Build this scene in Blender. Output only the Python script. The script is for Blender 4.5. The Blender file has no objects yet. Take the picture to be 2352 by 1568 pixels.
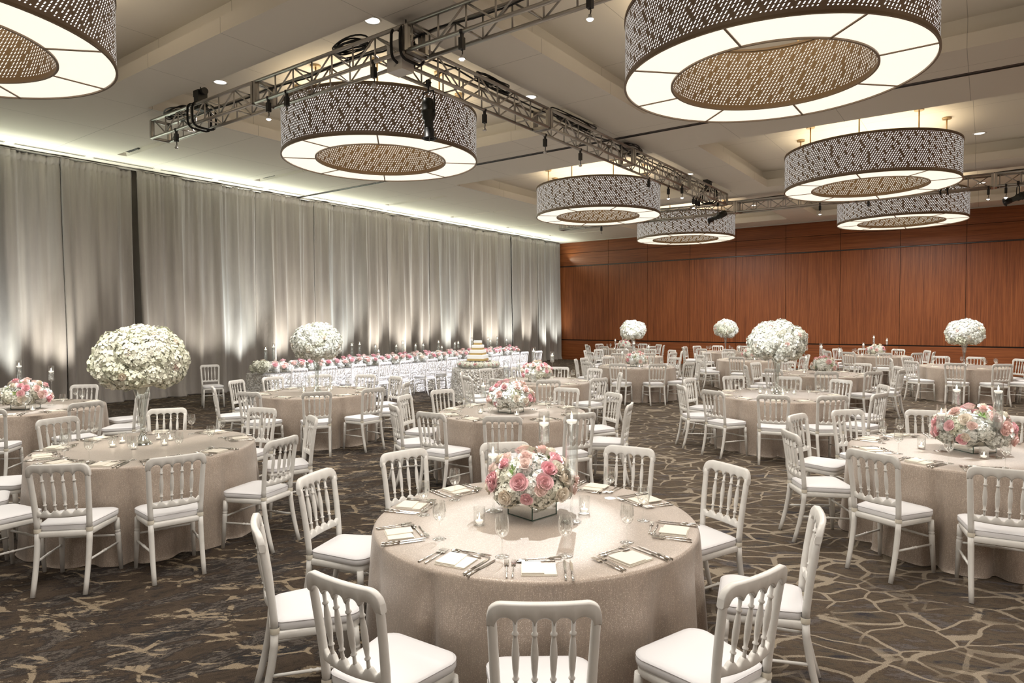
import bpy, math, random
from mathutils import Vector, Matrix
PI = math.pi
rnd = random.Random(7)
S = bpy.context.scene
COL = S.collection
S.view_settings.view_transform = 'Standard'
S.view_settings.look = 'None'
S.view_settings.gamma = 1.0
S.view_settings.use_curve_mapping = False
S.view_settings.exposure = 0.10
try:
    S.cycles.use_denoising = True
    S.cycles.max_bounces = 5
    S.cycles.diffuse_bounces = 3
    S.cycles.glossy_bounces = 3
    S.cycles.transmission_bounces = 4
    S.cycles.transparent_max_bounces = 24
    S.cycles.sample_clamp_indirect = 4.0
    S.cycles.use_adaptive_sampling = True
    S.cycles.adaptive_threshold = 0.04
    S.cycles.caustics_reflective = False
    S.cycles.caustics_refractive = False
except Exception:
    pass

# ------------------------------------------------------------------ camera
F_PX, CAM_H, PITCH, ROLL, YAW = 1499.5142, 1.903, 0.0336, 0.0042, 0.6287
cs, sn = math.cos(YAW), math.sin(YAW)
right0 = Vector((cs, sn, 0)); fwd0 = Vector((-sn, cs, 0)); up0 = Vector((0, 0, 1))
cp, sp = math.cos(PITCH), math.sin(PITCH)
fwd = fwd0 * cp - up0 * sp
upv = fwd0 * sp + up0 * cp
cr, sr = math.cos(ROLL), math.sin(ROLL)
cam_r = right0 * cr - upv * sr
cam_u = right0 * sr + upv * cr
camd = bpy.data.cameras.new('camera'); cam = bpy.data.objects.new('camera', camd); COL.objects.link(cam)
camd.sensor_width = 36.0; camd.lens = F_PX * 36.0 / 2352.0
camd.clip_start = 0.05; camd.clip_end = 200
M3 = Matrix((cam_r, cam_u, -fwd)).transposed()
cam.matrix_world = Matrix.Translation((0, 0, CAM_H)) @ M3.to_4x4()
S.camera = cam

def proj(p):
    v = Vector(p) - Vector((0, 0, CAM_H))
    d = v.dot(fwd)
    if d < 0.05: return None
    return 1176 + F_PX * v.dot(cam_r) / d, 784 - F_PX * v.dot(cam_u) / d, d

def in_frame(pts, m=6):
    for p in pts:
        q = proj(p)
        if q and -m < q[0] < 2352 + m and -m < q[1] < 1568 + m: return True
    return False

# ------------------------------------------------------------------ materials
def mat(name, base=(.8, .8, .8), rough=.5, metal=0., spec=.5, sheen=0., emit=None, estr=0., coat=0.):
    m = bpy.data.materials.new(name); m.use_nodes = True
    b = m.node_tree.nodes['Principled BSDF']
    b.inputs['Base Color'].default_value = (*base, 1)
    b.inputs['Roughness'].default_value = rough
    b.inputs['Metallic'].default_value = metal
    b.inputs['Specular IOR Level'].default_value = spec
    b.inputs['Sheen Weight'].default_value = sheen
    b.inputs['Coat Weight'].default_value = coat
    if emit:
        b.inputs['Emission Color'].default_value = (*emit, 1)
        b.inputs['Emission Strength'].default_value = estr
    return m

class N:
    """small node-graph helper"""
    def __init__(s, m):
        s.t = m.node_tree; s.n = s.t.nodes; s.l = s.t.links
        s.b = s.n.get('Principled BSDF'); s.out = s.n['Material Output']
    def add(s, typ, **kw):
        x = s.n.new(typ)
        for k, v in kw.items(): setattr(x, k, v)
        return x
    def con(s, a, b): s.l.new(a, b)
    def val(s, x, sock):
        if hasattr(x, 'is_output'): s.con(x, sock)
        elif isinstance(x, (tuple, list)):
            sock.default_value = (*x, 1) if len(sock.default_value) == 4 and len(x) == 3 else x
        else: sock.default_value = x
    def math(s, op, a, b=0., c=None, clamp=False):
        x = s.add('ShaderNodeMath', operation=op); x.use_clamp = clamp
        s.val(a, x.inputs[0]); s.val(b, x.inputs[1])
        if c is not None: s.val(c, x.inputs[2])
        return x.outputs[0]
    def mix(s, f, a, b, typ='MIX'):
        x = s.add('ShaderNodeMix', data_type='RGBA', blend_type=typ)
        s.val(f, x.inputs[0]); s.val(a, x.inputs[6]); s.val(b, x.inputs[7])
        return x.outputs[2]
    def coord(s, kind='Object'): return s.add('ShaderNodeTexCoord').outputs[kind]
    def mapping(s, v, scale=(1, 1, 1), rot=(0, 0, 0), loc=(0, 0, 0)):
        x = s.add('ShaderNodeMapping'); s.con(v, x.inputs[0])
        x.inputs['Scale'].default_value = scale; x.inputs['Rotation'].default_value = rot
        x.inputs['Location'].default_value = loc
        return x.outputs[0]
    def noise(s, v, scale=5., detail=2., rough=.5, out=0, dist=0.):
        x = s.add('ShaderNodeTexNoise'); s.con(v, x.inputs['Vector'])
        x.inputs['Scale'].default_value = scale; x.inputs['Detail'].default_value = detail
        x.inputs['Roughness'].default_value = rough; x.inputs['Distortion'].default_value = dist
        return x.outputs[out]
    def vor(s, v, scale=5., feature='F1', out='Distance', rand=1.):
        x = s.add('ShaderNodeTexVoronoi', feature=feature); s.con(v, x.inputs['Vector'])
        x.inputs['Scale'].default_value = scale; x.inputs['Randomness'].default_value = rand
        return x.outputs[out]
    def ramp(s, f, stops, interp='LINEAR'):
        x = s.add('ShaderNodeValToRGB'); s.con(f, x.inputs[0]); r = x.color_ramp; r.interpolation = interp
        while len(r.elements) < len(stops): r.elements.new(.5)
        for e, (p, c) in zip(r.elements, stops):
            e.position = p; e.color = (*c, 1) if len(c) == 3 else c
        return x.outputs[0]
    def sstep(s, x, a, b):
        n = s.add('ShaderNodeMapRange', interpolation_type='SMOOTHSTEP')
        s.val(x, n.inputs[0]); n.inputs[1].default_value = a; n.inputs[2].default_value = b
        return n.outputs[0]
    def bump(s, h, strength=.3, dist=.01):
        x = s.add('ShaderNodeBump'); s.con(h, x.inputs['Height'])
        x.inputs['Strength'].default_value = strength; x.inputs['Distance'].default_value = dist
        s.con(x.outputs[0], s.b.inputs['Normal'])
    def sep(s, v):
        x = s.add('ShaderNodeSeparateXYZ'); s.con(v, x.inputs[0]); return x.outputs

def mk_carpet():
    m = mat('carpet', rough=.95, spec=.1); g = N(m); o = g.coord()
    wob = g.noise(o, 2.2, 2., .5, out=1)
    wv = g.add('ShaderNodeVectorMath', operation='MULTIPLY_ADD')
    g.con(wob, wv.inputs[0]); wv.inputs[1].default_value = (.22, .22, 0); g.con(o, wv.inputs[2])
    def turned(v, ang, sc, loc=(0, 0, 0)): return g.mapping(g.mapping(v, rot=(0, 0, -ang)), scale=sc, loc=loc)
    edge = g.vor(turned(wv.outputs[0], YAW - .18, (.95, 1.75, 1)), 2.5, 'DISTANCE_TO_EDGE')
    fine = g.noise(o, 60., 2., .6)
    wid = g.math('MULTIPLY_ADD', g.noise(o, 1.1, 2.), .12, -.026)
    e2 = g.math('ADD', edge, g.math('MULTIPLY_ADD', fine, .05, -.025))
    vine = g.math('SUBTRACT', 1., g.sstep(g.math('SUBTRACT', e2, wid), .0, .014))
    edge2 = g.vor(turned(wv.outputs[0], YAW + .35, (1.0, 1.7, 1), (3, 1, 0)), 2.9, 'DISTANCE_TO_EDGE')
    gate = g.sstep(g.noise(o, .8, 2.), .44, .56)
    vine2 = g.math('MULTIPLY', g.math('SUBTRACT', 1., g.sstep(g.math('ADD', edge2, g.math('MULTIPLY_ADD', fine, .04, -.02)), .026, .040)), gate)
    net = g.math('ADD', g.math('MULTIPLY', vine, g.math('SUBTRACT', 1., gate)), vine2)
    # broken mottled camouflage field, streaked
    st = turned(o, YAW + .12, (1., 3.4, 1))
    st2 = turned(o, YAW - .22, (1., 2.7, 1), (7, 3, 0))
    c1 = g.noise(st, 2.3, 8., .74, dist=.35)
    c2 = g.noise(st2, 2.6, 7., .72, dist=.3)
    c3 = g.noise(turned(o, YAW + .5, (1., 2.2, 1), (1, 9, 0)), 1.5, 8., .75, dist=.3)
    brk = g.sstep(c2, .51, .54)
    camo = g.math('MAXIMUM', g.sstep(c1, .588, .600), g.math('MULTIPLY', vine, brk))
    lat = g.math('ADD', g.math('MULTIPLY', g.sep(o)[0], cs), g.math('MULTIPLY', g.sep(o)[1], sn))
    lat = g.math('ADD', lat, g.math('MULTIPLY_ADD', g.noise(o, .55, 2.), 2.4, -1.2))
    reg = g.sstep(lat, -.6, .5)
    wear = g.sstep(g.noise(o, 1.6, 5., .65), .35, .40)
    cream = g.math('ADD', g.math('MULTIPLY', camo, g.math('SUBTRACT', 1., reg)), g.math('MULTIPLY', g.math('MULTIPLY', net, wear), reg), clamp=True)
    brown = g.ramp(c2, [(.34, (.040, .037, .042)), (.41, (.080, .066, .053)), (.48, (.112, .085, .060)), (.54, (.072, .054, .041)), (.60, (.122, .105, .095)), (.66, (.050, .048, .054))])
    dk = g.ramp(c3, [(.33, (.016, .017, .019)), (.39, (.050, .038, .028)), (.46, (.074, .054, .039)), (.51, (.028, .024, .022)), (.55, (.118, .100, .086)), (.575, (.044, .034, .027)), (.63, (.024, .024, .026)), (.68, (.10, .083, .066))])
    base = g.mix(reg, dk, brown)
    creamc = g.mix(reg, (.27, .215, .150), (.30, .25, .19))
    col = g.mix(cream, base, creamc)
    sp_ = g.noise(o, 240., 1., .5)
    col = g.mix(.55, col, g.ramp(sp_, [(.3, (.35, .35, .35)), (.7, (1.5, 1.5, 1.5))]), 'MULTIPLY')
    g.con(col, g.b.inputs['Base Color'])
    g.bump(g.math('ADD', sp_, g.math('MULTIPLY', cream, .3)), .35, .006)
    return m

def mk_wood(name, horiz):
    m = mat(name, rough=.38, spec=.35); g = N(m); o = g.coord()
    sc = (.35, 1, 16) if horiz else (16, 1, .35)
    p = g.mapping(o, scale=sc)
    a = g.noise(p, 2.2, 5., .6); b = g.noise(g.mapping(o, scale=(sc[0] * 6, 1, sc[2] * 6)), 1.6, 2.)
    big = g.noise(g.mapping(o, scale=(.55, 1, .3)), 1., 2.)
    c = g.ramp(a, [(.3, (.17, .050, .017)), (.5, (.28, .088, .029)), (.7, (.37, .125, .043))])
    c = g.mix(.30, c, g.ramp(b, [(.35, (.55, .5, .45)), (.6, (1.1, 1.1, 1.1))]), 'MULTIPLY')
    c = g.mix(.5, c, g.ramp(big, [(.35, (.8, .72, .66)), (.65, (1.12, 1.1, 1.05))]), 'MULTIPLY')
    g.con(c, g.b.inputs['Base Color'])
    return m

def mk_cloth(name, base, hi, glit=1.0):
    m = mat(name, base, .42, .15, .5, .3); g = N(m); o = g.coord()
    v = g.vor(o, 520., 'F1', 'Color')
    x = g.sep(v)[0]
    tone = g.noise(g.mapping(o, scale=(1, 1, .25)), 9., 3.)
    c = g.mix(tone, tuple(k * .88 for k in base), tuple(min(1, k * 1.12) for k in base))
    fl = g.sstep(x, .86, .97)
    c = g.mix(g.math('MULTIPLY', fl, .75 * glit), c, hi)
    wv = g.noise(g.mapping(o, scale=(1, 1, .12)), 160., 2., .6)
    c = g.mix(.28, c, g.ramp(wv, [(.35, (.6, .58, .56)), (.65, (1.25, 1.22, 1.2))]), 'MULTIPLY')
    g.con(c, g.b.inputs['Base Color'])
    g.con(g.math('MULTIPLY_ADD', fl, .55, .12), g.b.inputs['Metallic'])
    nz = g.vor(o, 420., 'F1', 'Color')
    g.bump(g.sep(nz)[1], .30, .004)
    return m

def mk_curtain():
    m = mat('curtain_satin', (.30, .26, .23), .45, 0., .5, .35); g = N(m); o = g.coord()
    a = g.noise(g.mapping(o, scale=(1, 2, .15)), 3., 3.)
    c = g.ramp(a, [(.3, (.275, .245, .226)), (.7, (.355, .322, .288))])
    w = g.noise(g.mapping(o, scale=(1, 30, 60)), 6., 1.)
    c = g.mix(.12, c, g.ramp(w, [(.3, (.7, .7, .7)), (.7, (1.2, 1.2, 1.2))]), 'MULTIPLY')
    g.con(c, g.b.inputs['Base Color'])
    g.bump(g.noise(g.mapping(o, scale=(1, 3, 1)), 4., 4.), .25, .03)
    return m

def mk_sequin():
    m = mat('silver_sequin', (.62, .60, .57), .32, .35, .5, .2); g = N(m); o = g.coord()
    v = g.vor(g.mapping(o, scale=(1, 1, .8)), 26., 'F1', 'Color'); d = g.vor(g.mapping(o, scale=(1, 1, .8)), 26.)
    c = g.ramp(g.sep(v)[0], [(.1, (.46, .43, .38)), (.5, (.66, .64, .60)), (.9, (.86, .85, .83))])
    g.con(c, g.b.inputs['Base Color'])
    g.bump(g.math('SUBTRACT', 1., d), .8, .03)
    return m

def mk_perf(inner):
    """bronze sheet with slanted slots cut in rows; the lit diffuser shows in the slots"""
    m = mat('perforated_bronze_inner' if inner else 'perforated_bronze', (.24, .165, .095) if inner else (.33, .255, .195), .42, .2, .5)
    g = N(m); uv = g.add('ShaderNodeUVMap').outputs[0]
    u, v, _ = g.sep(uv)
    pu, pv = .0435, .0405
    slope = -.62 if inner else .62
    j = g.math('FLOOR', g.math('DIVIDE', v, pv))
    fv = g.math('SUBTRACT', g.math('FRACT', g.math('DIVIDE', v, pv)), .5)
    stag = g.math('MULTIPLY', g.math('MODULO', j, 2.), .5)
    uu = g.math('ADD', g.math('DIVIDE', u, pu), stag)
    i = g.math('FLOOR', uu)
    fu = g.math('SUBTRACT', g.math('FRACT', uu), .5)
    du = g.math('ABSOLUTE', g.math('SUBTRACT', fu, g.math('MULTIPLY', fv, slope)))
    dv = g.math('ABSOLUTE', fv)
    hole = g.math('MULTIPLY', g.math('SUBTRACT', 1., g.sstep(du, .125, .175)), g.math('SUBTRACT', 1., g.sstep(dv, .30, .36)))
    # slots left out in a regular check
    jb = g.math('FLOOR', g.math('DIVIDE', j, 2.))
    k1 = g.math('FLOORED_MODULO', g.math('ADD', i, g.math('MULTIPLY', jb, 3.)), 6.)
    miss = g.math('LESS_THAN', k1, 1.)
    k2 = g.math('FLOORED_MODULO', g.math('ADD', i, g.math('MULTIPLY', jb, 5.)), 13.)
    miss2 = g.math('LESS_THAN', k2, 1.)
    jj = g.math('LESS_THAN', g.math('FLOORED_MODULO', jb, 3.), 1.)
    mm = g.math('MAXIMUM', g.math('MULTIPLY', miss, g.math('SUBTRACT', 1., jj)), g.math('MULTIPLY', miss2, jj))
    hole = g.math('MULTIPLY', hole, g.math('SUBTRACT', 1., mm))
    rim = g.math('MULTIPLY', g.math('GREATER_THAN', v, .060), g.math('LESS_THAN', v, .060 + .0405 * 17))
    hole = g.math('MULTIPLY', hole, rim)
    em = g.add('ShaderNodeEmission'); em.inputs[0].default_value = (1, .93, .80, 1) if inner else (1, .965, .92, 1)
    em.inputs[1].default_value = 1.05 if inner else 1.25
    mx = g.add('ShaderNodeMixShader'); g.con(hole, mx.inputs[0]); g.con(g.b.outputs[0], mx.inputs[1]); g.con(em.outputs[0], mx.inputs[2])
    g.con(mx.outputs[0], g.out.inputs[0])
    return m

def mk_glass(name, tint=(.985, .992, .988), edge=.85, base=.10):
    m = mat(name); g = N(m)
    tr = g.add('ShaderNodeBsdfTransparent'); tr.inputs[0].default_value = (*tint, 1)
    gl = g.add('ShaderNodeBsdfGlossy'); gl.inputs['Roughness'].default_value = .04; gl.inputs[0].default_value = (1, 1, 1, 1)
    lw = g.add('ShaderNodeLayerWeight'); lw.inputs[0].default_value = .5
    f = g.math('MULTIPLY_ADD', g.math('POWER', lw.outputs['Facing'], 3.), edge, base, clamp=True)
    mx = g.add('ShaderNodeMixShader'); g.con(f, mx.inputs[0]); g.con(tr.outputs[0], mx.inputs[1]); g.con(gl.outputs[0], mx.inputs[2])
    g.con(mx.outputs[0], g.out.inputs[0]); g.n.remove(g.b)
    return m

def mk_ceiling():
    m = mat('ceiling_paint', (.90, .85, .765), .85, 0, .2); g = N(m); o = g.coord()
    x, y, z = g.sep(o)
    def line(c, pitch, off):
        f = g.math('ABSOLUTE', g.math('SUBTRACT', g.math('FRACT', g.math('DIVIDE', g.math('ADD', c, off), pitch)), .5))
        return g.math('LESS_THAN', f, .004 / pitch)
    ln = g.math('MAXIMUM', line(x, 1.905, 100.29), line(y, 2.02, 100.5))
    c = g.mix(g.math('MULTIPLY', ln, .6), (.90, .85, .765), (.30, .27, .23))
    g.con(c, g.b.inputs['Base Color'])
    return m

def mk_flower(name, a, b, rough=.7):
    m = mat(name, a, rough, 0, .2); g = N(m)
    oi = g.add('ShaderNodeObjectInfo')
    c = g.mix(oi.outputs['Random'], a, b)
    n = g.noise(g.coord(), 3.5, 2.)
    c = g.mix(.25, c, g.ramp(n, [(.3, (.86, .87, .80)), (.7, (1.08, 1.08, 1.08))]), 'MULTIPLY')
    g.con(c, g.b.inputs['Base Color'])
    g.b.inputs['Subsurface Weight'].default_value = 0.0
    return m

def mk_white_paint():
    m = mat('white_painted_wood', (.76, .74, .70), .34, 0, .45); g = N(m)
    n = g.noise(g.coord(), 14., 4., .6)
    g.con(g.ramp(n, [(.25, (.67, .645, .60)), (.45, (.745, .725, .685)), (.8, (.78, .765, .73))]), g.b.inputs['Base Color'])
    return m

M = dict(
    carpet=mk_carpet(), woodv=mk_wood('cherry_veneer_vertical', False), woodh=mk_wood('cherry_veneer_horizontal', True),
    gap=mat('dark_reveal', (.012, .008, .006), .6), ceil=mk_ceiling(), plaster=mat('wall_plaster', (.62, .58, .52), .8),
    steel_trim=mat('dark_metal_trim', (.10, .09, .085), .35, .8),
    cloth=mk_cloth('champagne_cloth', (.40, .325, .265), (.92, .85, .77)), sequin=mk_sequin(),
    curtain=mk_curtain(), paint=mk_white_paint(), cushion=mat('white_cushion_vinyl', (.79, .78, .79), .5, 0, .35),
    piping=mat('cushion_piping', (.62, .60, .61), .55), tie=mat('cushion_strap', (.74, .69, .58), .6),
    perf=mk_perf(False), perfi=mk_perf(True), bronze=mat('bronze_metal', (.24, .175, .12), .42, .25),
    diff=mat('lit_acrylic_diffuser', (.9, .88, .82), .5, emit=(1, .915, .76), estr=.92),
    rodm=mat('brushed_brass', (.52, .39, .22), .35, .7),
    glass=mk_glass('clear_glass'), crystal=mk_glass('ribbed_crystal', (.80, .83, .81), .9, .2), water=mk_glass('water_in_glass', (.93, .95, .96), .35),
    mirror=mat('mirrored_glass', (.74, .76, .73), .05, 1.), mirror_edge=mat('bevelled_mirror_edge', (.10, .16, .13), .1, .6),
    napkin=mat('ivory_linen', (.80, .745, .645), .85, 0, .2), silver=mat('polished_steel', (.66, .63, .58), .16, 1.),
    wax=mat('glowing_white_wax', (.95, .93, .88), .5, emit=(1, .9, .75), estr=.85), flame=mat('candle_flame', (1, .9, .7), .5, emit=(1, .88, .66), estr=16.),  # wax emits a little, standing in for flame light shining through it
    hyd=mk_flower('hydrangea_white', (.90, .885, .78), (.85, .865, .70)), hydw=mk_flower('hydrangea_bright_white', (.90, .90, .85), (.88, .89, .80)),
    pink=mk_flower('rose_pink', (.88, .47, .51), (.92, .63, .64)), blush=mk_flower('rose_blush', (.92, .66, .61), (.92, .75, .69)),
    creamr=mk_flower('rose_cream', (.90, .80, .68), (.92, .86, .76)), green=mk_flower('leaf_green', (.16, .30, .07), (.30, .40, .14)),
    alu=mat('truss_aluminium', (.50, .48, .45), .34, .9), black=mat('black_plastic', (.012, .012, .013), .4), blackf=mat('black_fabric_sling', (.010, .010, .010), .8),
    olive=mat('dark_lamp_housing', (.030, .031, .026), .35, .3), red=mat('red_clamp', (.16, .02, .02), .5),
    bulb=mat('lit_bulb', (1, 1, 1), .3, emit=(.92, .97, 1), estr=30.), bulboff=mat('unlit_bulb', (.75, .75, .75), .1, .6),
    dl=mat('lit_downlight_lens', (1, 1, 1), .5, emit=(1, .95, .86), estr=2.2), dltrim=mat('downlight_trim', (.75, .72, .66), .5),
    icing=mat('white_icing', (.88, .87, .83), .6), gold=mat('gold_band', (.72, .52, .22), .35, .55), white=mat('white_enamel', (.75, .73, .7), .4),
    lens=mat('lamp_lens', (.5, .52, .56), .08, .9), upl=mat('uplight_lens', (1, 1, 1), .4, emit=(1, .97, .85), estr=4.),
)

for _k in ('perf', 'perfi', 'diff', 'wax', 'flame', 'bulb', 'dl', 'upl'):
    M[_k].cycles.emission_sampling = 'NONE'

# ------------------------------------------------------------------ mesh helpers
class MB:
    def __init__(s): s.v = []; s.f = []; s.m = []; s.s = []; s.uv = {}
    def face(s, idx, mi=0, smooth=True): s.f.append(tuple(idx)); s.m.append(mi); s.s.append(smooth)
    def box(s, c, d, mi=0, rz=0., M_=None):
        o = len(s.v); hx, hy, hz = d[0] / 2, d[1] / 2, d[2] / 2
        for z in (-hz, hz):
            for x, y in ((-hx, -hy), (hx, -hy), (hx, hy), (-hx, hy)):
                p = Vector((x, y, z))
                if M_ is not None: p = M_ @ p
                elif rz: p = Vector((x * math.cos(rz) - y * math.sin(rz), x * math.sin(rz) + y * math.cos(rz), z))
                s.v.append(tuple(p + Vector(c)))
        for q in ((0, 3, 2, 1), (4, 5, 6, 7), (0, 1, 5, 4), (1, 2, 6, 5), (2, 3, 7, 6), (3, 0, 4, 7)):
            s.face([o + k for k in q], mi, False)
        return s
    def grid(s, rows, mi=0, closed_u=False, smooth=True, flip=False):
        o = len(s.v); nv = len(rows); nu = len(rows[0])
        for r in rows: s.v.extend(tuple(p) for p in r)
        for i in range(nv - 1):
            for j in range(nu if closed_u else nu - 1):
                k = (j + 1) % nu
                q = (o + i * nu + j, o + i * nu + k, o + (i + 1) * nu + k, o + (i + 1) * nu + j)
                s.face(q[::-1] if flip else q, mi, smooth)
        return o
    def cap(s, ring, mi=0, flip=False, smooth=False):
        s.face(ring[::-1] if flip else ring, mi, smooth)
    def lathe(s, prof, seg=16, mi=0, c=(0, 0, 0), cap0=True, cap1=True, smooth=True):
        rows = []
        for r, z in prof:
            rows.append([(c[0] + r * math.cos(2 * PI * k / seg), c[1] + r * math.sin(2 * PI * k / seg), c[2] + z) for k in range(seg)])
        o = s.grid(rows, mi, True, smooth)
        if cap0 and prof[0][0] > 1e-4: s.cap([o + k for k in range(seg)], mi, True)
        if cap1 and prof[-1][0] > 1e-4: s.cap([o + (len(prof) - 1) * seg + k for k in range(seg)], mi)
        return s
    def tube(s, path, rad, seg=8, mi=0, caps=True, closed=False, flat=1.):
        P = [Vector(p) for p in path]; n = len(P); rows = []
        R = rad if isinstance(rad, (list, tuple)) else [rad] * n
        ref = None
        for i in range(n):
            a = P[i - 1] if (i > 0 or closed) else P[0]
            b = P[(i + 1) % n] if (i < n - 1 or closed) else P[-1]
            t = (b - a).normalized()
            if ref is None: ref = Vector((0, 0, 1)) if abs(t.z) < .8 else Vector((1, 0, 0))
            u = (ref - t * ref.dot(t)).normalized(); w = t.cross(u); ref = u
            rows.append([P[i] + (u * math.cos(2 * PI * k / seg) * flat + w * math.sin(2 * PI * k / seg)) * R[i] for k in range(seg)])
        if closed: rows.append(rows[0])
        o = s.grid(rows, mi, True)
        if caps and not closed:
            s.cap([o + k for k in range(seg)], mi, True); s.cap([o + (n - 1) * seg + k for k in range(seg)], mi)
        return s
    def rod(s, a, b, r, seg=8, mi=0): return s.tube([a, b], r, seg, mi)
    def mesh(s, name, mats):
        me = bpy.data.meshes.new(name)
        me.from_pydata(s.v, [], s.f)
        for x in (mats if isinstance(mats, (list, tuple)) else [mats]): me.materials.append(M[x] if isinstance(x, str) else x)
        me.polygons.foreach_set('material_index', s.m)
        me.polygons.foreach_set('use_smooth', s.s)
        me.update()
        return me

def link(name, me, parent=None, loc=(0, 0, 0), rot=(0, 0, 0), scale=None):
    o = bpy.data.objects.new(name, me); COL.objects.link(o)
    o.location = loc; o.rotation_euler = rot
    if scale is not None: o.scale = (scale,) * 3 if not hasattr(scale, '__len__') else scale
    if parent is not None: o.parent = parent
    return o
def part(name, mb, mats, parent, **k): return link(name, mb.mesh(name, mats), parent, **k)
def tag(o, label, cat, group=None, kind=None):
    o['label'] = label; o['category'] = cat
    if group: o['group'] = group
    if kind: o['kind'] = kind
    return o
def thing(name, label, cat, loc=(0, 0, 0), rz=0., group=None):
    o = link(name, None, None, loc, (0, 0, rz)); o.empty_display_size = .1
    return tag(o, label, cat, group)
def struct(name, mb, mats):
    o = part(name, mb, mats, None); o['kind'] = 'structure'; return o
def clone(src, loc, rz, label, group=None):
    r = src.copy(); COL.objects.link(r); r.location = loc; r.rotation_euler = (0, 0, rz); r['label'] = label
    if group: r['group'] = group
    for ch in list(src.children):
        c = ch.copy(); COL.objects.link(c); c.parent = r
        for g_ in list(ch.children):
            d = g_.copy(); COL.objects.link(d); d.parent = c
    return r
def light(name, typ, loc, energy, color, target=None, **kw):
    l = bpy.data.lights.new(name, typ); l.energy = energy; l.color = color
    for k, v in kw.items(): setattr(l, k, v)
    o = bpy.data.objects.new(name, l); COL.objects.link(o); o.location = loc
    if target is not None:
        o.rotation_euler = (Vector(target) - Vector(loc)).to_track_quat('-Z', 'Y').to_euler()
    return o

# ------------------------------------------------------------------ room
X0, X1, Y0, Y1, ZC, ZT = -16.85, 9.0, -6.0, 26.59, 5.537, 6.0
fl = MB(); fl.box(((X0 + X1) / 2, (Y0 + Y1) / 2, -.05), (X1 - X0 + .6, Y1 - Y0 + .6, .1)); struct('floor', fl, 'carpet')

CXS = (-8.803, -2.131, 4.541); CYS = (1.93, 8.163, 16.187, 22.70); HX, HY = 2.848, 2.69
TR = [(-15.42, -12.9, y) for y in (6.67, 9.95, 14.5, 17.6, 20.9, 24.0)]
ce = MB()
holes = [(cx - HX, cx + HX, cy - HY, cy + HY, 'c') for cx in CXS for cy in CYS] + [(a, b, y - .1, y + .1, 't') for a, b, y in TR]
xs = sorted({X0 - .2, X1 + .2, *[h[0] for h in holes], *[h[1] for h in holes]})
ys = sorted({Y0 - .2, Y1 + .2, *[h[2] for h in holes], *[h[3] for h in holes]})
for i in range(len(xs) - 1):
    for j in range(len(ys) - 1):
        mx, my = (xs[i] + xs[i + 1]) / 2, (ys[j] + ys[j + 1]) / 2
        if any(h[0] < mx < h[1] and h[2] < my < h[3] for h in holes): continue
        o = len(ce.v)
        ce.v += [(xs[i], ys[j], ZC), (xs[i + 1], ys[j], ZC), (xs[i + 1], ys[j + 1], ZC), (xs[i], ys[j + 1], ZC)]
        ce.face((o, o + 3, o + 2, o + 1), 0, False)
def loop(h, e, z): return [(h[0] - e, h[2] - e, z), (h[1] + e, h[2] - e, z), (h[1] + e, h[3] + e, z), (h[0] - e, h[3] + e, z)]
for h in holes:
    if h[4] == 'c': rings = [loop(h, 0, ZC), loop(h, 0, ZC + .20), loop(h, .16, ZC + .20), loop(h, .16, ZT)]
    else: rings = [loop(h, 0, ZC), loop(h, -.03, ZC + .07)]
    o = ce.grid(rings, 0, True, False, True)
    k = o + (len(rings) - 1) * 4
    ce.face((k, k + 1, k + 2, k + 3)[::-1], 0, False)
struct('ceiling', ce, 'ceil')

# panelled back wall: dado, tall panels, frieze, with dark reveals
wb = MB(); wb.box(((X0 + X1) / 2, Y1 + .15, ZC / 2), (X1 - X0 + .6, .2, ZC + .1), 2)
seams = [-16.85, -13.916, -12.005] + [-10.1 + 1.903 * k for k in range(11)]
for a, b in zip(seams[:-1], seams[1:]):
    c, w = (a + b) / 2, b - a - .014
    wb.box((c, Y1 + .025, .46), (w, .05, .90), 1)
    wb.box((c, Y1 + .025, .955 + (4.365 - .955) / 2), (w, .05, 4.365 - .955), 0)
    wb.box((c, Y1 + .025, 4.41 + .29), (w, .05, .57), 1)
    wb.box((c, Y1 + .025, 5.0 + .265), (w, .05, .53), 1)
struct('wall_back', wb, ['woodv', 'woodh', 'gap'])
t = MB(); t.box(((X0 + X1) / 2, Y1 - .005, 4.388), (X1 - X0, .03, .022)); struct('trim_1', t, 'steel_trim')
t = MB(); t.box(((X0 + X1) / 2, Y1 - .015, .05), (X1 - X0, .03, .1)); struct('baseboard_back', t, 'woodh')
t = MB(); t.box(((X0 + X1) / 2, Y1 - .03, ZC - .018), (X1 - X0, .06, .036)); struct('trim_2', t, 'plaster')
w = MB(); w.box((X0 - .1, (Y0 + Y1) / 2, ZC / 2), (.2, Y1 - Y0 + .6, ZC + .1)); struct('wall_left', w, 'plaster')
w = MB(); w.box((X1 + .1, (Y0 + Y1) / 2, ZC / 2), (.2, Y1 - Y0 + .6, ZC + .1)); struct('wall_right', w, 'woodv')
w = MB(); w.box(((X0 + X1) / 2, Y0 - .1, ZC / 2), (X1 - X0 + .6, .2, ZC + .1)); struct('wall_front', w, 'plaster')
# airwall track across the ceiling
t = MB()
for dy in (-.05, .05): t.box(((-16.5 + X1) / 2, 12.0 + dy, ZC - .004), (X1 + 16.5, .02, .012))
t.box(((-16.5 + X1) / 2, 12.0, ZC - .001), (X1 + 16.5, .08, .006), 1)
struct('trim_3', t, ['steel_trim', 'gap'])

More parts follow.
